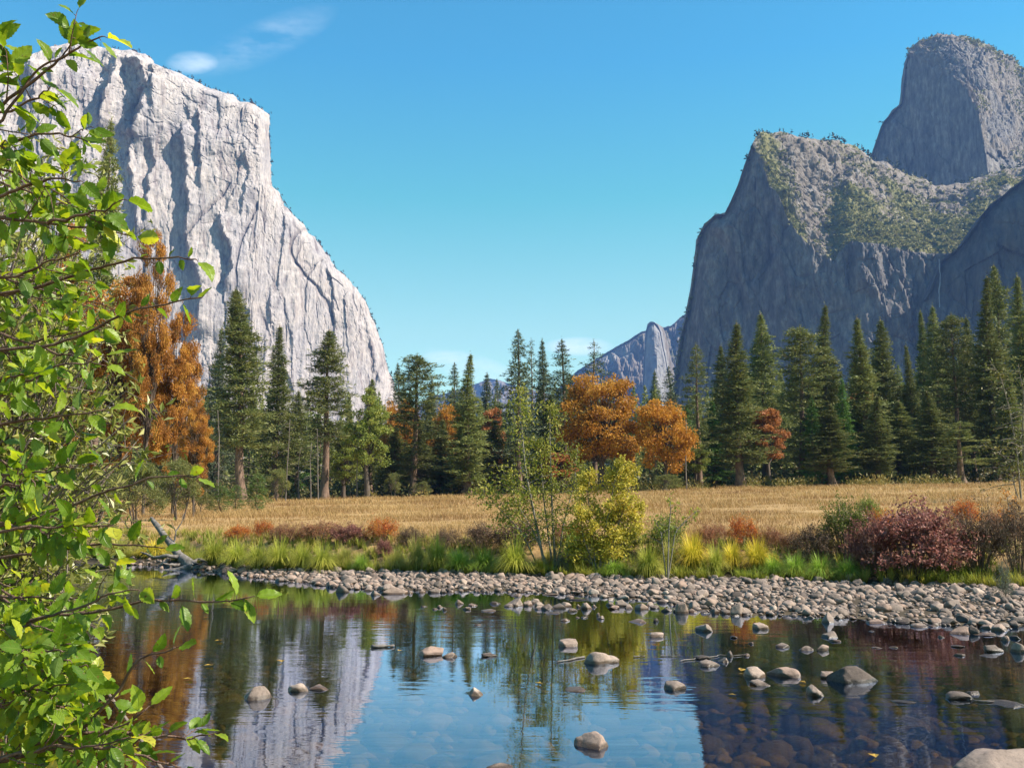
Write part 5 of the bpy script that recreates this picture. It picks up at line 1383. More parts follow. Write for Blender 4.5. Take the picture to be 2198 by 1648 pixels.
SHP = {n: [shrub_proto(s, m, **kw) for s in ss] for n, m, ss, kw in [
    ('burg', m_burg, (1, 2), dict(n_leaf=9000, leaf=0.085)), ('red', m_redor, (3, 4), dict(n_leaf=5000)), ('brown', m_brown, (5, 6), dict(n_leaf=6000, leaf=0.065)), ('russet', m_rbrown, (7, 8), dict(n_leaf=6000, leaf=0.065)),
    ('green', m_green, (9, 10), dict(n_leaf=6500)), ('sage', m_sage, (11,), dict(n_leaf=2600, leaf=0.07, stems=30))]}
def shrub(px, base, w, h, kind, k, label, dy=0.0):
    p = hit(px, base)
    D = p[1]; tr, cr, H, R = SHP[kind][k % len(SHP[kind])]
    s = w / F_PX * D / (2 * R); sh = h / F_PX * D / H
    rng = np.random.default_rng(int(px + base))
    z = float(ground(p[0], p[1] + s * R * .4))
    plant("shrub", [("stems", tr), ("foliage", cr)], (p[0], p[1] + s * R * 0.4 + dy, min(z, p[2] + .25) - 0.03), rng.uniform(0, 6.28), (s, s * 0.85, sh), label, "shrub", "autumn shrubs on the far bank")
for a in [
    (1985, 1250, 300, 148, 'burg', 0, "largest burgundy shrub, a dark red mound overhanging the gravel at the right"),
    (1890, 1240, 130, 118, 'burg', 1, "red-tinged burgundy shrub on the left flank of the largest burgundy mound"),
    (1905, 1165, 110, 70, 'red', 0, "orange-red shrub top at the back left of the largest burgundy mound"),
    (1828, 1205, 150, 112, 'green', 0, "yellow-green shrub between the orange one and the burgundy mound"),
    (1752, 1215, 120, 78, 'brown', 0, "dark olive-brown shrub left of the yellow-green one"),
    (1870, 1120, 70, 52, 'green', 1, "loose pale green shrub behind the yellow-green one, tips above the meadow"),
    (2115, 1240, 150, 140, 'brown', 1, "brown twiggy shrub right of the largest burgundy mound"),
    (2200, 1240, 130, 150, 'brown', 0, "brown shrub cut off by the right edge"),
    (2165, 1160, 110, 70, 'russet', 0, "russet shrub behind the brown ones at the right edge"),
    (1600, 1178, 100, 66, 'red', 0, "bright orange and red shrub alone on the bank, left of the olive-brown one"),
    (1545, 1165, 70, 44, 'russet', 1, "pinkish-brown shrub on the left of the bright orange and red one"),
    (2080, 1130, 90, 56, 'red', 1, "orange-tipped shrub behind the right side of the largest burgundy mound"),
    (1240, 1178, 70, 44, 'red', 0, "small orange shrub half hidden behind the golden willow"),
    (1655, 1180, 80, 46, 'russet', 0, "straw-brown shrub right of the bright orange and red one"),
    (1515, 1180, 80, 50, 'russet', 0, "pale russet shrub above the yellow grass tufts"),
    (508, 1166, 74, 34, 'red', 1, "bright red low shrub on the left bank"),
    (562, 1158, 74, 40, 'red', 0, "orange low shrub just right of the bright red one"),
    (610, 1172, 100, 40, 'russet', 0, "dull russet shrub below the orange one on the left bank"),
    (680, 1170, 120, 48, 'russet', 1, "wide pinkish russet shrub in the middle of the left bank"),
    (748, 1172, 90, 42, 'burg', 1, "low dark russet shrub left of the orange-brown one"),
    (818, 1168, 100, 50, 'red', 1, "orange-brown shrub on the bank left of the dark brown ones"),
    (822, 1198, 46, 36, 'burg', 0, "little burgundy bush tucked in the grass below the orange-brown shrub"),
    (880, 1180, 80, 44, 'brown', 0, "straw-brown shrub right of the orange-brown one"),
    (960, 1182, 80, 44, 'brown', 1, "brown shrub above the bright green low grass"),
    (1030, 1190, 120, 60, 'brown', 0, "dark brown shrub left of the sapling cluster"),
    (1110, 1196, 130, 72, 'brown', 1, "dark purple-brown shrub around the feet of the sapling cluster"),
    (1215, 1170, 90, 50, 'russet', 1, "russet shrub between the saplings and the golden willow"),
    (1240, 1222, 80, 60, 'sage', 0, "grey-green sage bush at the foot of the golden willow"),
    (1205, 1232, 46, 52, 'sage', 0, "small grey sage sprig beside the big tuft under the saplings"),
    (1440, 1200, 120, 78, 'green', 0, "green shrub behind the round fountain-like tuft, right of the willow"),
    (1345, 1200, 90, 60, 'green', 1, "dark green shrub under the right side of the golden willow"),
    (2160, 1290, 60, 78, 'sage', 0, "pale green willow sprout growing out of the gravel bar"),
    (1700, 1190, 70, 46, 'russet', 1, "straw russet shrub left of the olive-brown one"),
]:
    shrub(*a)

# ================================================================ grass tufts
def tuft_mat(name, base, mid, tip):
    return foliage_mat(name, [(0.75, 0.75, 0.75), (1.0, 1.0, 1.0), (1.2, 1.15, 1.0)], trans=0.4, rough=0.5, clump=2.0, clump_amt=0.3, objvar=0.15, attr_ramp=[(0.0, base), (0.45, mid), (1.0, tip)])
m_tuft = {
    'yg': tuft_mat("yellow_green_blades", (0.094, 0.112, 0.021), (0.283, 0.330, 0.041), (0.566, 0.531, 0.094)),
    'gold': tuft_mat("golden_blades", (0.118, 0.130, 0.021), (0.425, 0.401, 0.035), (0.779, 0.543, 0.059)),
    'green': tuft_mat("green_blades", (0.059, 0.106, 0.014), (0.177, 0.307, 0.033), (0.330, 0.448, 0.071)),
    'olive': tuft_mat("olive_blades", (0.094, 0.100, 0.024), (0.260, 0.271, 0.053), (0.496, 0.448, 0.118)),
}
def blades(b, c, n, H, spread, rng, w=0.012, arch=0.6, seg=4):
    """arching blades growing from around point(s) c"""
    c = np.broadcast_to(c, (n, 3))
    a = rng.uniform(0, 2 * pi, n); h = H * rng.uniform(0.55, 1.1, n); out = spread * rng.uniform(0.1, 1.0, n) ** 0.7
    t = np.linspace(0, 1, seg + 1)
    dirx, diry = np.cos(a), np.sin(a)
    zz = h[:, None] * (t[None] * 1.25 - arch * (out / spread)[:, None] * t[None] ** 2.2)
    rr = out[:, None] * t[None] ** 1.5
    root = c + np.stack([dirx, diry, np.zeros(n)], -1) * (rng.uniform(0, .22, n) * spread)[:, None]
    P = root[:, None] + np.stack([dirx[:, None] * rr, diry[:, None] * rr, zz], -1)
    sd = np.stack([-diry, dirx, np.zeros(n)], -1)
    wv = (w * rng.uniform(.6, 1.3, n))[:, None] * (1 - 0.85 * t[None] ** 1.5)
    A = P + sd[:, None] * wv[..., None] * .5; B = P - sd[:, None] * wv[..., None] * .5
    V = np.stack([A, B], 2).reshape(n, -1, 3)
    k = 2 * (seg + 1)
    q = np.array([[2 * i, 2 * i + 1, 2 * i + 3, 2 * i + 2] for i in range(seg)])
    Q = (q[None] + (np.arange(n) * k)[:, None, None]).reshape(-1, 4)
    b.add(V.reshape(-1, 3), Q, None, np.tile(np.repeat(t, 2), n))
TUFT = {}
for kk, mt in m_tuft.items():
    TUFT[kk] = []
    for s in range(3):
        b = MB(); rg = np.random.default_rng(40 + s * 7 + len(kk))
        blades(b, np.zeros(3), 900, 0.62, 0.74, rg, 0.013, 1.08 + .1 * s, 6)
        TUFT[kk].append(b.build("grass_tuft", (mt,), attr='t'))
def tuft(px, base, w, h, kind, k, label):
    p = hit(px, base); D = p[1]
    s = w / F_PX * D / 1.15; sh = h / F_PX * D / 0.46
    rng = np.random.default_rng(int(px + base * 3))
    o = link("grass_tuft", TUFT[kind][k % 3], None, (p[0], p[1] + s * .12, float(ground(p[0], p[1] + s * .12)) - .01), rng.uniform(0, 6.28), (s, s, sh))
    tag(o, label, "grass tuft", "grass tufts along the gravel bar")
for a in [
    (455, 1216, 80, 52, 'yg', 0, "olive-yellow tuft at the left end of the bank row, nearest the driftwood"), (505, 1219, 76, 50, 'yg', 1, "second olive-yellow tuft of the bank row, right of the driftwood"),
    (550, 1222, 76, 52, 'yg', 2, "olive-yellow tuft below the orange low shrub"), (598, 1224, 76, 56, 'yg', 0, "arching yellow tuft below the dull russet shrub"),
    (648, 1224, 64, 50, 'yg', 1, "yellow tuft below the left of the wide russet shrub"), (690, 1227, 76, 56, 'yg', 2, "broad yellow-green tuft overhanging the stones below the wide russet shrub"),
    (738, 1222, 60, 42, 'olive', 0, "olive tuft right of the broad yellow-green one"), (775, 1226, 56, 30, 'green', 1, "low green tuft left of the little burgundy bush"),
    (850, 1224, 56, 44, 'olive', 2, "brownish tuft right of the little burgundy bush"), (893, 1228, 64, 66, 'olive', 1, "tall olive tuft among dry stalks, left of the bright green grass"),
    (938, 1229, 72, 66, 'yg', 0, "tall yellow-green tuft left of the bright green low grass"), (985, 1230, 90, 42, 'green', 0, "bright green low tuft left of the biggest round one"),
    (1040, 1228, 90, 42, 'green', 2, "second bright green low tuft touching the biggest round one"), (1106, 1234, 92, 68, 'yg', 1, "biggest round fountain of yellow-green grass under the saplings"),
    (1160, 1232, 56, 28, 'gold', 0, "small orange-tipped tuft right of the biggest round one"), (1240, 1215, 96, 70, 'green', 1, "deep green tuft in the shade of the golden willow"),
    (1320, 1236, 84, 30, 'green', 2, "low green tuft left of the round fountain-like tuft right of the willow"), (1392, 1240, 88, 64, 'yg', 2, "round fountain-like tuft right of the golden willow"),
    (1440, 1228, 60, 56, 'olive', 0, "shaded olive tuft behind the right of the fountain-like one"), (1490, 1226, 88, 68, 'gold', 1, "golden-topped tuft right of the fountain-like one"),
    (1538, 1236, 60, 56, 'yg', 0, "bright lime tuft overhanging the dark stones"), (1575, 1224, 72, 54, 'gold', 2, "golden tuft below the bright orange and red shrub"),
    (1628, 1226, 80, 58, 'gold', 0, "broad golden tuft right below the bright orange and red shrub"), (1662, 1238, 66, 36, 'green', 0, "low green tuft below the broad golden one"),
    (1710, 1242, 84, 44, 'green', 1, "dark green tuft below the olive-brown shrub"), (1765, 1244, 90, 44, 'green', 2, "dark green tuft in the shade of the yellow-green shrub"), (1820, 1246, 84, 40, 'green', 0, "dark green tuft at the foot of the burgundy mound"),
    (330, 1196, 80, 30, 'gold', 1, "yellow tuft on the far left bank behind the driftwood"), (250, 1196, 80, 34, 'olive', 0, "olive tuft on the far left bank behind the near leaves"), (390, 1205, 60, 40, 'olive', 1, "dark olive tuft right behind the driftwood"),
]:
    tuft(*a)

# low mixed grass between the tufts
b = MB(); rng = np.random.default_rng(5)
nC = 2600
x = rng.uniform(-24, 14, nC); y = toe(x) + np.abs(rng.uniform(-0.1, 1.0, nC)) ** 1.4 * 3.4
for xi, yi in zip(x, y):
    blades(b, np.array([xi, yi, float(ground(xi, yi)) - .02]), 22, rng.uniform(.18, .42), rng.uniform(.15, .3), rng, 0.014, 0.5, 3)
m_bankg = foliage_mat("bank_grass_blades", [(0.11, 0.17, 0.02), (0.23, 0.27, 0.035), (0.34, 0.32, 0.05), (0.38, 0.27, 0.09)], trans=0.4, clump=0.6, clump_amt=0.7, objvar=0, attr_ramp=[(0, (0.4, 0.4, 0.35)), (0.5, (0.9, .9, .85)), (1, (1.1, 1.1, 1.1))])
tag(link("bank_grass", b.build("bank_grass", (m_bankg,), attr='t')), "mixed green and straw grass covering the bank between tufts", kind='stuff')

# dry meadow grass
b = MB()
n = 230000
yy = 24 * (150 / 24.0) ** rng.uniform(0, 1, n) ** 0.85
xx = rng.uniform(-0.62, 0.62, n) * yy * 1.0
ok = (yy > toe(xx) + 2.0); xx, yy = xx[ok], yy[ok]; n = len(xx)
pt = fbm(xx / 3, yy / 6, oct=4, seed=12)
h = np.interp(yy, [22, 40, 150], [0.22, 0.25, 0.36]) * rng.uniform(.4, 1.3, n) * (1 + 0.75 * pt)
w = np.interp(yy, [22, 60, 150], [0.010, 0.020, 0.055])
a = rng.uniform(0, 6.28, n); lx = np.cos(a) * h * rng.uniform(.2, 1.3, n); ly = np.sin(a) * h * .4
zg = ground(xx, yy) - .02
base = np.stack([xx, yy, zg], -1); sd = np.stack([np.cos(a + 1.57), np.sin(a + 1.57), 0 * a], -1) * w[:, None]
mid = base + np.stack([lx * .35, ly * .35, h * .6], -1); tipp = base + np.stack([lx, ly, h], -1)
V = np.stack([base - sd * .5, base + sd * .5, mid + sd * .4, mid - sd * .4, tipp], 1).reshape(-1, 3)
i = np.arange(n)[:, None] * 5
q = (i + np.array([[0, 1, 2, 3]])); t = i + np.array([[3, 2, 4]])
mg = foliage_mat("meadow_grass_blades", [(0.178, 0.099, 0.039), (0.314, 0.188, 0.074), (0.418, 0.287, 0.120), (0.523, 0.367, 0.158), (0.731, 0.555, 0.295)], trans=0.35, clump=0.16, clump_amt=0.7, objvar=0, attr_ramp=[(0, (0.731, 0.616, 0.542)), (1, (0.900, 0.900, 0.855))])
me = mesh("meadow_grass", V, q, t, (mg,), False, attr={'t': np.tile([0, 0, .6, .6, 1.0], n)})
tag(link("meadow_grass", me), "dry tan meadow grass between the river bank and the wood", kind='stuff')

# ================================================================ driftwood, floating bits
m_drift = bark_mat("driftwood", (0.065, 0.055, 0.050), (0.200, 0.180, 0.165), 9.0, 0.5)
def drift():
    P = hit(405, 1214); D = P[1]
    b = MB(); org = np.array([P[0], D, 0.0])
    def poly(pts, dz, r):
        p = np.array([at(x, y, D + k) for (x, y), k in zip(pts, dz)]) - org
        s = np.linspace(0, 1, 22); t = np.linspace(0, 1, len(p))
        p = np.stack([np.interp(s, t, p[:, q]) for q in range(3)], -1) + 0.02 * np.stack([fbm(s * 7, s * 0 + q + pts[0][0], oct=2, seed=q) for q in range(3)], -1)
        b.tube(p, np.interp(s, np.linspace(0, 1, len(r)), r) * (1 + 0.18 * fbm(s * 9, s * 0 + 2, oct=2, seed=4)), 9)
    poly([(418, 1222), (388, 1196), (368, 1170), (352, 1148), (325, 1112)], [-.6, 0, .3, .5, 1.0], [.20, .15, .12, .11, .07])
    poly([(418, 1222), (440, 1218), (468, 1226)], [-.6, -.5, -.4], [.14, .08, .03])
    poly([(410, 1218), (380, 1224), (340, 1226), (310, 1222)], [-.6, -.9, -1, -.8], [.12, .08, .05, .02])
    poly([(395, 1200), (360, 1192), (330, 1196), (302, 1184)], [0, -.3, -.2, 0], [.07, .06, .045, .02])
    poly([(408, 1214), (425, 1200), (445, 1206), (462, 1212)], [-.5, -.3, -.4, -.5], [.07, .05, .035, .015])
    poly([(372, 1172), (378, 1140), (392, 1116), (396, 1100)], [.3, .3, .4, .5], [.03, .022, .015, .006])
    poly([(378, 1140), (368, 1120)], [.3, .2], [.015, .005])
    poly([(400, 1208), (372, 1214), (350, 1208)], [-.2, -.6, -.9], [.06, .05, .02])
    o = link("driftwood_snag", b.build("driftwood_snag", (m_drift,), True), None, org)
    tag(o, "grey dead tree snag with roots lying at the far waterline on the left", "driftwood")
drift()
def stick(p0, p1, r, label, name="stick", z=0.012, bend=0.02):
    A, B = wpt(*p0), wpt(*p1); b = MB(); t = np.linspace(0, 1, 14)[:, None]
    p = A * (1 - t) + B * t; p = p + bend * np.concatenate([fbm(t * 6, t * 0 + p0[0], oct=2, seed=1), fbm(t * 6, t * 0 + p0[1], oct=2, seed=2), t * 0], 1); p[:, 2] = z
    b.tube(p - A, r * (1 - .5 * t[:, 0]) * (1 + .2 * fbm(t[:, 0] * 12, t[:, 0] * 0, oct=2, seed=3)), 8)
    tag(link(name, b.build(name, (m_drift,), True), None, A), label, "stick")
stick((798, 1390), (848, 1388), 0.030, "short thick floating log at the left of the mirrored sky", "floating_log", 0.02)
stick((1256, 1411), (1196, 1422), 0.015, "crumbly stick touching the left of the biggest domed boulder")
stick((1358, 1410), (1385, 1409), 0.010, "thin floating twig right of the biggest domed boulder")
stick((1415, 1409), (1460, 1409), 0.008, "long thin floating twig left of the driftwood pile")
stick((1470, 1420), (1600, 1404), 0.008, "crooked branch across the driftwood pile", bend=0.12)
stick((2085, 1505), (2190, 1514), 0.008, "wet branch lying on the long jagged stone at the lower right", bend=.08)
m_fleaf = foliage_mat("fallen_leaf", [(0.210, 0.108, 0.030), (0.330, 0.216, 0.036), (0.360, 0.270, 0.132)], trans=0.2, clump=3, objvar=0.3)
def float_leaf(px, py, w, label):
    p = wpt(px, py, 0.006); s = 0.8 * w / F_PX * np.linalg.norm(p)
    b = MB(); rg = np.random.default_rng(px)
    b.leaves(np.zeros((1, 3)) + [0, 0, .004], np.array([[cos(px), sin(px), .08]]), np.array([[0, 0, 1.0]]), s, s * .6, .12)
    b.leaves(np.zeros((1, 3)) + [0, 0, .006], np.array([[cos(px + 1.1), sin(px + 1.1), .3]]), np.array([[0, 0, 1.0]]), s * .7, s * .45, .12)
    o = link("floating_leaf", b.build("floating_leaf", (m_fleaf,)), None, p); tag(o, label, "leaf", "fallen leaves floating on the river")
for a in [(456, 1428, 22, "yellow fallen leaf floating right of the near branches, above another pale one"), (412, 1457, 22, "pale fallen leaf floating closest to the near branches"), (605, 1421, 24, "tan fallen leaf floating in the cliff's reflection"),
          (475, 1375, 18, "small pale fallen leaf floating in the dark pine reflection"), (855, 1397, 12, "tiny pinkish leaf just right of the floating log"), (1580, 1492, 20, "orange fallen leaf floating left of the black-sided boulder"),
          (1730, 1466, 24, "orange-brown leaf scrap floating right of the long dark-faced boulder"), (1880, 1626, 30, "curled red and pale leaf clump floating near the bottom right"), (1165, 1468, 24, "pale leaf floating in the mirrored blue sky"), (1590, 1440, 26, "brown leaf scraps floating left of the rounded grey boulder")]:
    float_leaf(*a)
# ================================================================ near shrub: serrated leaves on reddish twigs
def leaf_grid(seed, nu=15):
    """one leaf of unit length along +X, width in Y, normal +Z: (nu*5,3) verts, quads, u, v"""
    rng = np.random.default_rng(seed)
    u = np.linspace(0, 1, nu)
    hw = 0.27 * np.sin(pi * np.clip(u, 0, 1) ** 0.86) ** 0.78 * (1 - 0.12 * u)
    hw[0] = 0.0; hw[-1] = 0.004
    ser = 1 + 0.10 * np.where(np.arange(nu) % 2 == 0, 1, -0.6); ser[0] = ser[-1] = 1
    fold = rng.uniform(0.1, 0.5); curl = rng.uniform(-0.35, 0.55); twist = rng.uniform(-.5, .5); side = rng.uniform(-.12, .12)
    vs = np.array([-1, -.5, 0, .5, 1.0])
    V = np.zeros((nu, 5, 3))
    for j, v in enumerate(vs):
        k = ser if abs(v) == 1 else 1.0
        y = hw * v * k
        z = np.abs(v) * hw * fold - curl * u ** 2 * 0.45 + 0.018 * np.sin(u * 24 + j) * np.abs(v) + twist * y * u
        x = u + (0.05 * abs(v) * (1 - u))
        V[:, j] = np.stack([x, y + side * np.sin(u * pi), z], -1)
    i = np.arange(nu - 1)[:, None] * 5 + np.arange(4)[None]
    q = np.stack([i, i + 5, i + 6, i + 1], -1).reshape(-1, 4)
    return V.reshape(-1, 3), q, np.repeat(u, 5), np.tile(vs, nu)
LEAF = [leaf_grid(k) for k in range(14)]

def alder_leaf_material():
    m, N, L = mat_new("alder_leaf")
    geo = N('ShaderNodeNewGeometry'); au = N('ShaderNodeAttribute', attribute_name='u'); av = N('ShaderNodeAttribute', attribute_name='v')
    def Mx(op, a, b=None, c=None, clamp=False):
        n = N('ShaderNodeMath', operation=op); n.use_clamp = clamp
        for i, q in enumerate((a, b, c)):
            if q is None: continue
            if isinstance(q, (int, float)): n.inputs[i].default_value = q
            else: L(q, n.inputs[i])
        return n.outputs[0]
    va = Mx('ABSOLUTE', av.outputs['Fac'])
    ph = Mx('FRACT', Mx('SUBTRACT', Mx('MULTIPLY', au.outputs['Fac'], 9.0), Mx('MULTIPLY', va, 1.9)))
    vein = Mx('SUBTRACT', 1.0, Mx('MULTIPLY', Mx('ABSOLUTE', Mx('SUBTRACT', ph, 0.5)), 7.0), None, True)
    rib = Mx('SUBTRACT', 1.0, Mx('MULTIPLY', va, 9.0), None, True)
    vv = Mx('MAXIMUM', Mx('MULTIPLY', vein, 0.55), rib)
    rp = ramp(N, [(0, (0.051, 0.110, 0.006)), (0.45, (0.114, 0.199, 0.010)), (0.75, (0.217, 0.297, 0.019)), (0.92, (0.364, 0.375, 0.035)), (1, (0.524, 0.375, 0.059))])
    L(geo.outputs['Random Per Island'], rp.inputs[0])
    nz = N('ShaderNodeTexNoise', i_Scale=60.0, i_Detail=3.0); L(geo.outputs['Position'], nz.inputs['Vector'])
    sr = ramp(N, [(0.3, (0.8, 0.8, 0.8)), (0.7, (1.15, 1.12, 1.0))]); L(nz.outputs[0], sr.inputs[0])
    m0 = N('ShaderNodeMix', data_type='RGBA', blend_type='MULTIPLY'); m0.inputs['Factor'].default_value = 1; L(rp.outputs[0], m0.inputs['A']); L(sr.outputs[0], m0.inputs['B'])
    sn = N('ShaderNodeTexNoise', i_Scale=95.0, i_Detail=2.0); L(geo.outputs['Position'], sn.inputs['Vector'])
    sp_ = N('ShaderNodeMapRange', i_1=0.66, i_2=0.70); L(sn.outputs[0], sp_.inputs[0])
    ms = N('ShaderNodeMix', data_type='RGBA'); L(sp_.outputs[0], ms.inputs['Factor']); L(m0.outputs['Result'], ms.inputs['A']); ms.inputs['B'].default_value = (0.13, 0.075, 0.02, 1)
    m0 = ms
    m1 = N('ShaderNodeMix', data_type='RGBA'); L(Mx('MULTIPLY', vv, 0.45), m1.inputs['Factor']); L(m0.outputs['Result'], m1.inputs['A']); m1.inputs['B'].default_value = (0.20, 0.28, 0.07, 1)
    bk = N('ShaderNodeMix', data_type='RGBA'); L(Mx('MULTIPLY', geo.outputs['Backfacing'], 0.5), bk.inputs['Factor']); L(m1.outputs['Result'], bk.inputs['A']); bk.inputs['B'].default_value = (0.17, 0.25, 0.08, 1)
    p = N('ShaderNodeBsdfPrincipled', i_Roughness=0.42); p.inputs['Specular IOR Level'].default_value = 0.32
    L(bk.outputs['Result'], p.inputs['Base Color'])
    bp = N('ShaderNodeBump', i_Strength=0.55, i_Distance=0.002); L(vv, bp.inputs['Height']); bp.invert = True; L(bp.outputs[0], p.inputs['Normal'])
    tg = N('ShaderNodeMix', data_type='RGBA', blend_type='MULTIPLY'); tg.inputs['Factor'].default_value = 1; L(m1.outputs['Result'], tg.inputs['A']); tg.inputs['B'].default_value = (2.6, 2.2, 0.8, 1)
    tr = N('ShaderNodeBsdfTranslucent'); L(tg.outputs['Result'], tr.inputs['Color'])
    mx = N('ShaderNodeMixShader', i_Fac=0.40); L(p.outputs[0], mx.inputs[1]); L(tr.outputs[0], mx.inputs[2])
    o = N('ShaderNodeOutputMaterial'); L(mx.outputs[0], o.inputs[0])
    return m
m_alder = alder_leaf_material()
m_alderbark = bark_mat("alder_twig", (0.070, 0.038, 0.032), (0.182, 0.119, 0.091), 30.0)

def place_leaf(acc, base, d, n, size, k):
    d = d / np.linalg.norm(d); s = np.cross(n, d); s /= np.linalg.norm(s) + 1e-9; nn = np.cross(d, s)
    v, q, u, vv = LEAF[k % len(LEAF)]
    acc['v'].append(base + size * (v[:, :1] * d + v[:, 1:2] * s + v[:, 2:3] * nn)); acc['q'].append(q + acc['n']); acc['n'] += len(v)
    acc['u'].append(u); acc['w'].append(vv)

ALD = np.array([-1.75, 2.5, 0.0]); ALD[2] = float(ground(ALD[0], ALD[1])) - 0.05
ald_root = bpy.data.objects.new("alder_shrub", None); COL.objects.link(ald_root); ald_root.location = ALD; ald_root.empty_display_size = .2
tag(ald_root, "near green shrub with large serrated leaves on reddish twigs, filling the left edge", "shrub")
CAMP = np.array([0, 0, CAM_H])
def alder_branch(pts, depth, n_leaf, seed, size=0.082, r=0.0031, tipleaf=True, tw=0):
    """pts: photo pixels from the stem side to the tip; depth: (start, end) metres"""
    rng = np.random.default_rng(seed)
    pts = np.array(pts, float); n = len(pts)
    w = at(pts[:, 0], pts[:, 1], np.linspace(depth[0], depth[1], n))
    s = np.linspace(0, 1, 4 * n); t0 = np.linspace(0, 1, n)
    p = np.stack([np.interp(s, t0, w[:, q]) for q in range(3)], -1)
    p += 0.006 * np.stack([fbm(s * 8, s * 0 + seed + q, oct=2, seed=seed) for q in range(3)], -1)
    b = MB(); b.tube(p - ALD, r * (1.25 - s) + 0.0008, 6)
    acc = dict(v=[], q=[], u=[], w=[], n=0)
    L_ = np.linalg.norm(np.diff(p, axis=0), axis=1).sum()
    def leaf_at(c, tdir, sgn, sz):
        tdir = tdir / np.linalg.norm(tdir)
        view = CAMP - c; view /= np.linalg.norm(view)
        perp = np.cross(view, tdir); perp /= np.linalg.norm(perp)
        d = tdir * rng.uniform(0.35, 0.9) + perp * sgn * rng.uniform(0.5, 1.0) + np.array([0, 0, -0.22]) + rng.normal(size=3) * 0.22
        nn = view * rng.uniform(-0.1, 0.8) + np.array([0, 0, 1.0]) * rng.uniform(0.2, 1.2) + rng.normal(size=3) * 0.45
        d /= np.linalg.norm(d)
        pe = c + d * sz * 0.16
        b.tube(np.stack([c, (c + pe) / 2 + np.array([0, 0, .001]), pe]) - ALD, [0.0013, 0.0011, 0.0009], 4, cap=False)
        place_leaf(acc, pe - ALD, d, nn, sz, int(rng.integers(100)))
    f0 = 0.08
    for k in range(n_leaf):
        f = f0 + (0.99 - f0) * (k + rng.uniform(0.2, 0.8)) / n_leaf
        c = np.array([np.interp(f, s, p[:, q]) for q in range(3)]); td = np.array([np.interp(min(f + .03, 1), s, p[:, q]) - np.interp(f - .03, s, p[:, q]) for q in range(3)])
        leaf_at(c, td, 1 if k % 2 else -1, size * rng.uniform(0.40, 1.0))
    for k in range(tw):
        f = rng.uniform(0.15, 0.8); c = np.array([np.interp(f, s, p[:, q]) for q in range(3)])
        td = p[-1] - p[0]; td /= np.linalg.norm(td)
        view = (CAMP - c) / np.linalg.norm(CAMP - c); perp = np.cross(view, td)
        e = c + (td * rng.uniform(.4, .9) + perp * rng.choice([-1, 1]) * rng.uniform(.4, .8) + rng.normal(size=3) * .25) * L_ * rng.uniform(0.15, 0.32)
        b.tube(np.stack([c, (c + e) / 2 + rng.normal(size=3) * .01, e]) - ALD, [.002, .0015, .0008], 4)
        for j in range(4):
            g = .3 + .7 * (j + .5) / 4; leaf_at(c * (1 - g) + e * g, e - c, 1 if j % 2 else -1, size * rng.uniform(.4, .9))
        leaf_at(e, e - c, rng.choice([-.3, .3]), size * .8)
    if tipleaf: leaf_at(p[-1], p[-1] - p[-4], rng.choice([-.25, .25]), size * rng.uniform(.8, 1.05))
    br = link("branch", b.build("branch", (m_alderbark,), True), ald_root)
    me = mesh("leaves", np.concatenate(acc['v']), np.concatenate(acc['q']), None, (m_alder,), True, attr={'u': np.concatenate(acc['u']), 'v': np.concatenate(acc['w'])})
    link("leaves", me, br)

# stems rising out of the picture on the left
def stem(pts, depth, r):
    pts = np.array(pts, float); w = at(pts[:, 0], pts[:, 1], np.linspace(depth[0], depth[1], len(pts)))
    w = np.concatenate([[ALD + np.array([0.05, 0, 0.0])], w]); s = np.linspace(0, 1, 26); t0 = np.linspace(0, 1, len(w))
    p = np.stack([np.interp(s, t0, w[:, q]) for q in range(3)], -1)
    p[1:-1] += 0.012 * np.stack([fbm(s * 5, s * 0 + q + r * 900, oct=2, seed=5) for q in range(3)], -1)[1:-1]
    link("stem", MB().tube(p - ALD, r * (1.1 - .75 * s), 8).build("stem", (m_alderbark,), True), ald_root)
stem([(-190, 1650), (-110, 1250), (-80, 850), (-70, 420), (-60, 150)], (2.5, 2.35), 0.020)
stem([(-260, 1500), (-200, 1000), (-150, 600), (-110, 300)], (2.7, 2.9), 0.018)
stem([(-120, 1700), (-60, 1500), (-40, 1200), (-70, 900)], (2.35, 2.5), 0.014)

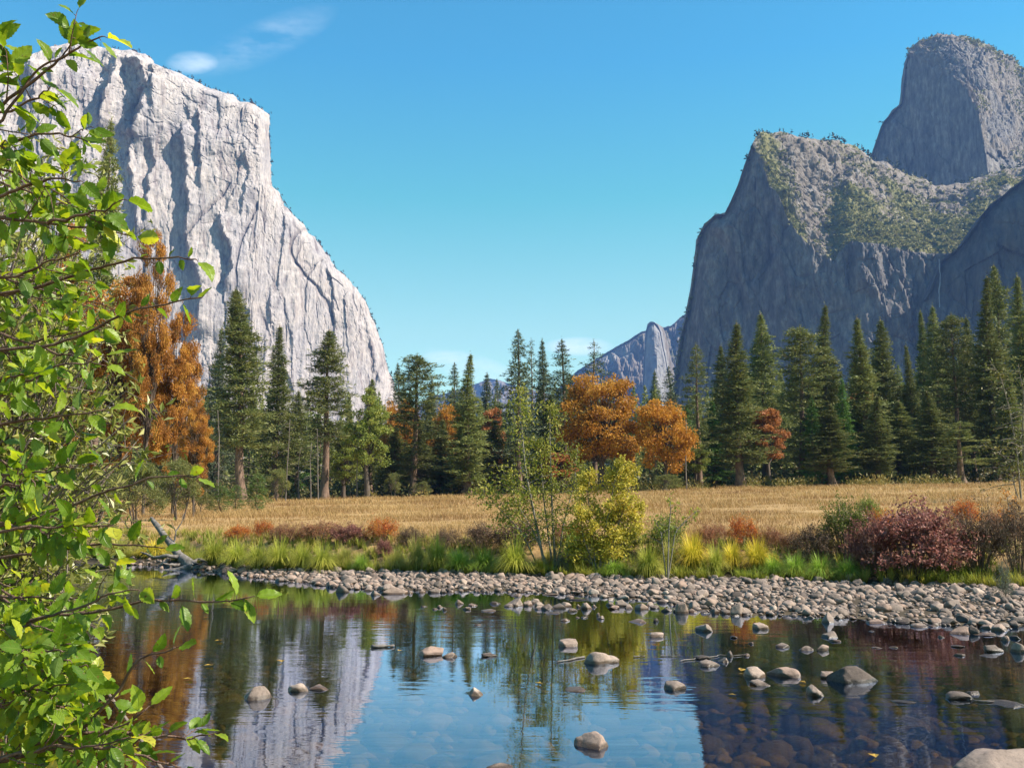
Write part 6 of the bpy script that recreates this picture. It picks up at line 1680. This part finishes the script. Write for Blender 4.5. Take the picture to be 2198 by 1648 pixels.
TR = [
    ([(-60, 300), (0, 265), (70, 165), (125, 125), (158, 86)], (2.35, 2.3), 6, 0.088), ([(-40, 260), (30, 200), (105, 140), (150, 118), (185, 92), (225, 82)], (2.35, 2.25), 7, 0.088),
    ([(-60, 330), (20, 305), (90, 288), (150, 290), (195, 300)], (2.5, 2.4), 7, 0.080), ([(-50, 260), (20, 240), (70, 215), (110, 190)], (2.6, 2.5), 6, 0.082), ([(-60, 90), (-20, 95), (10, 100)], (2.4, 2.3), 3, 0.085),
    ([(-70, 460), (40, 470), (120, 480), (200, 492), (280, 505)], (2.5, 2.3), 9, 0.086), ([(-40, 440), (60, 400), (120, 385), (170, 390)], (2.4, 2.3), 6, 0.088), ([(100, 478), (150, 465), (210, 450), (262, 432)], (2.35, 2.25), 5, 0.090),
    ([(-60, 640), (90, 620), (200, 580), (280, 558), (360, 556), (425, 553)], (2.6, 2.3), 9, 0.070), ([(-60, 600), (40, 590), (110, 560), (170, 540)], (2.5, 2.4), 7, 0.08),
    ([(-60, 760), (110, 740), (210, 700), (290, 665), (360, 648), (440, 640)], (2.6, 2.3), 9, 0.072), ([(-60, 880), (40, 830), (120, 790), (220, 765)], (2.4, 2.3), 8, 0.082),
    ([(-60, 920), (60, 900), (140, 890), (220, 880)], (2.5, 2.4), 8, 0.08), ([(-60, 1140), (80, 1110), (180, 1070), (260, 1040), (340, 1028), (430, 1020)], (2.5, 2.3), 9, 0.074),
    ([(-60, 1210), (60, 1190), (150, 1178), (220, 1170), (290, 1168), (350, 1176)], (2.6, 2.4), 8, 0.076), ([(-60, 1150), (60, 1130), (160, 1128), (250, 1122)], (2.4, 2.3), 8, 0.08),
    ([(40, 1338), (130, 1322), (220, 1308), (320, 1290), (400, 1286), (470, 1286), (535, 1283)], (2.45, 2.25), 13, 0.076), ([(-40, 1400), (60, 1330), (160, 1310), (240, 1275), (290, 1262)], (2.4, 2.3), 8, 0.076),
    ([(-60, 1420), (0, 1418), (80, 1440), (140, 1438), (190, 1420)], (2.4, 2.3), 7, 0.078), ([(-40, 1660), (60, 1600), (160, 1575), (250, 1485), (305, 1420), (340, 1400), (372, 1388)], (2.3, 2.2), 8, 0.072),
    ([(-30, 1640), (70, 1620), (150, 1600), (240, 1560), (320, 1525)], (2.3, 2.2), 9, 0.076), ([(180, 1570), (260, 1570), (330, 1578), (400, 1590), (460, 1570)], (2.35, 2.3), 5, 0.066),
    ([(120, 1590), (200, 1602), (280, 1610), (340, 1630), (385, 1645)], (2.25, 2.2), 7, 0.078), ([(-60, 1040), (20, 1020), (100, 1010), (160, 1000)], (2.5, 2.4), 7, 0.082),
]
for i, (pl, dp, nl, sz) in enumerate(TR):
    alder_branch(pl, dp, int(nl * 1.35), 900 + i, sz * 0.88, tw=2 if i < 8 or i in (11, 12, 17) else (1 if i % 3 == 0 else 0))
rng = np.random.default_rng(4242)
for i in range(38):
    py = rng.uniform(330, 1690)
    px1 = np.interp(py, [330, 450, 700, 860, 1000, 1150, 1300, 1450, 1600, 1700], [130, 250, 270, 250, 200, 220, 200, 250, 330, 380]) * rng.uniform(0.25, 1.0)
    sl = rng.uniform(-0.55, 0.25); px0 = rng.uniform(-90, -20)
    xs = np.linspace(px0, px1, 5); ys = py + (xs - px1) * -sl * 1.0 + rng.normal(size=5) * 6
    ys = py - (px1 - xs) * sl * -1.0
    d0 = rng.uniform(2.35, 3.3)
    alder_branch(np.stack([xs, ys], -1), (d0, d0 - rng.uniform(0, .25)), int(5 + (px1 - px0) / 26), 1200 + i, rng.uniform(0.054, 0.074), tw=3)

for i in range(24):
    py = rng.uniform(1330, 1720); px1 = np.interp(py, [1330, 1450, 1600, 1720], [170, 230, 350, 400]) * rng.uniform(0.45, 1.0)
    px0 = rng.uniform(-80, -10); sl = rng.uniform(-0.1, 0.6)
    xs = np.linspace(px0, px1, 5); ys = py + (px1 - xs) * sl + rng.normal(size=5) * 6
    d0 = rng.uniform(2.2, 2.9)
    alder_branch(np.stack([xs, ys], -1), (d0, d0 - rng.uniform(0, .2)), int(5 + (px1 - px0) / 24), 1500 + i, rng.uniform(0.056, 0.076), tw=3)

# ---- small-leaved willow thicket behind it on the near bank
m_willow = foliage_mat("small_willow_leaves", [(0.090, 0.112, 0.015), (0.188, 0.210, 0.034), (0.315, 0.315, 0.075), (0.435, 0.398, 0.150)], trans=0.4, rough=0.4, clump=3.0, clump_amt=0.5, spec=0.5)
m_drytwig = bark_mat("dry_twig", (0.084, 0.054, 0.042), (0.240, 0.204, 0.180), 30.0)
def thicket(name, label, base_xy, env, D, n_stem, per, leaf, mat, seed):
    rng = np.random.default_rng(seed); tr = MB(); cr = MB()
    org = np.array([base_xy[0], base_xy[1], float(ground(*base_xy)) - .05])
    C = []; Dd = []
    for i in range(n_stem):
        py = rng.uniform(env[0][0], env[0][-1]); pxm = np.interp(py, env[0], env[1]); px = rng.uniform(-160, pxm)
        d = rng.uniform(*D); e = at(px, py, d)
        b0 = org + np.array([rng.normal() * .5, rng.normal() * .35, 0])
        t = np.linspace(0, 1, 9)[:, None]
        mid = b0 * .45 + e * .55 + np.array([-0.25, 0, 0.35]) * rng.uniform(.3, 1)
        p = b0 * (1 - t) ** 2 + 2 * mid * t * (1 - t) + e * t ** 2
        tr.tube(p - org, 0.010 * (1 - .85 * t[:, 0]) + .001, 5, cap=False)
        for k in range(5):
            f = rng.uniform(.55, 1); c = np.array([np.interp(f, t[:, 0], p[:, q]) for q in range(3)])
            q1 = c + (rnd_unit(rng, 1)[0] + np.array([.5, 0, .25])) * rng.uniform(.10, .32)
            tr.tube(np.stack([c, (c + q1) / 2 + rng.normal(size=3) * .01, q1]) - org, [.003, .002, .0008], 3, cap=False)
            g = rng.uniform(0.1, 1.05, per)[:, None]
            C.append(c * (1 - g) + q1 * g + rng.normal(size=(per, 3)) * .02 - org); Dd.append(rnd_unit(rng, per) + (q1 - c) / np.linalg.norm(q1 - c) * .8)
    C = np.concatenate(C); Dd = np.concatenate(Dd); n = len(C); Ls = leaf * rng.uniform(.55, 1.3, n)
    cr.leaves(C, Dd, rnd_unit(rng, n) + np.array([0, 0, .5]), Ls, Ls * .36, fold=.12)
    plant(name, [("stems", tr.build("stems", (m_drytwig,), True)), ("foliage", cr.build("foliage", (mat,)))], org, 0, (1, 1, 1), label, "shrub", None)
thicket("willow_thicket", "small-leaved yellow-green thicket behind the large serrated leaves at the left edge", (-3.2, 4.6),
        ([330, 420, 560, 700, 820, 950, 1080, 1200, 1340, 1440], [90, 150, 190, 250, 290, 300, 230, 190, 150, 100]), (3.7, 5.6), 430, 18, 0.048, m_willow, 31)
# ================================================================ valley air
def haze():
    m, N, L = mat_new("haze")
    pv = N('ShaderNodeVolumePrincipled')
    pv.inputs['Color'].default_value = (0.20, 0.40, 1.0, 1)
    pv.inputs['Density'].default_value = 0.00006
    pv.inputs['Anisotropy'].default_value = 0.0
    o = N('ShaderNodeOutputMaterial'); L(pv.outputs[0], o.inputs['Volume'])
    x0, x1, y0, y1, z0, z1 = -5600, 5600, -600, 8500, -25, 1400
    v = [(x, y, z) for z in (z0, z1) for y in (y0, y1) for x in (x0, x1)]
    q = [(0, 2, 3, 1), (4, 5, 7, 6), (0, 1, 5, 4), (2, 6, 7, 3), (0, 4, 6, 2), (1, 3, 7, 5)]
    tag(link("haze", mesh("haze", v, q, None, (m,))), "thin blue valley haze", kind='stuff')
haze()
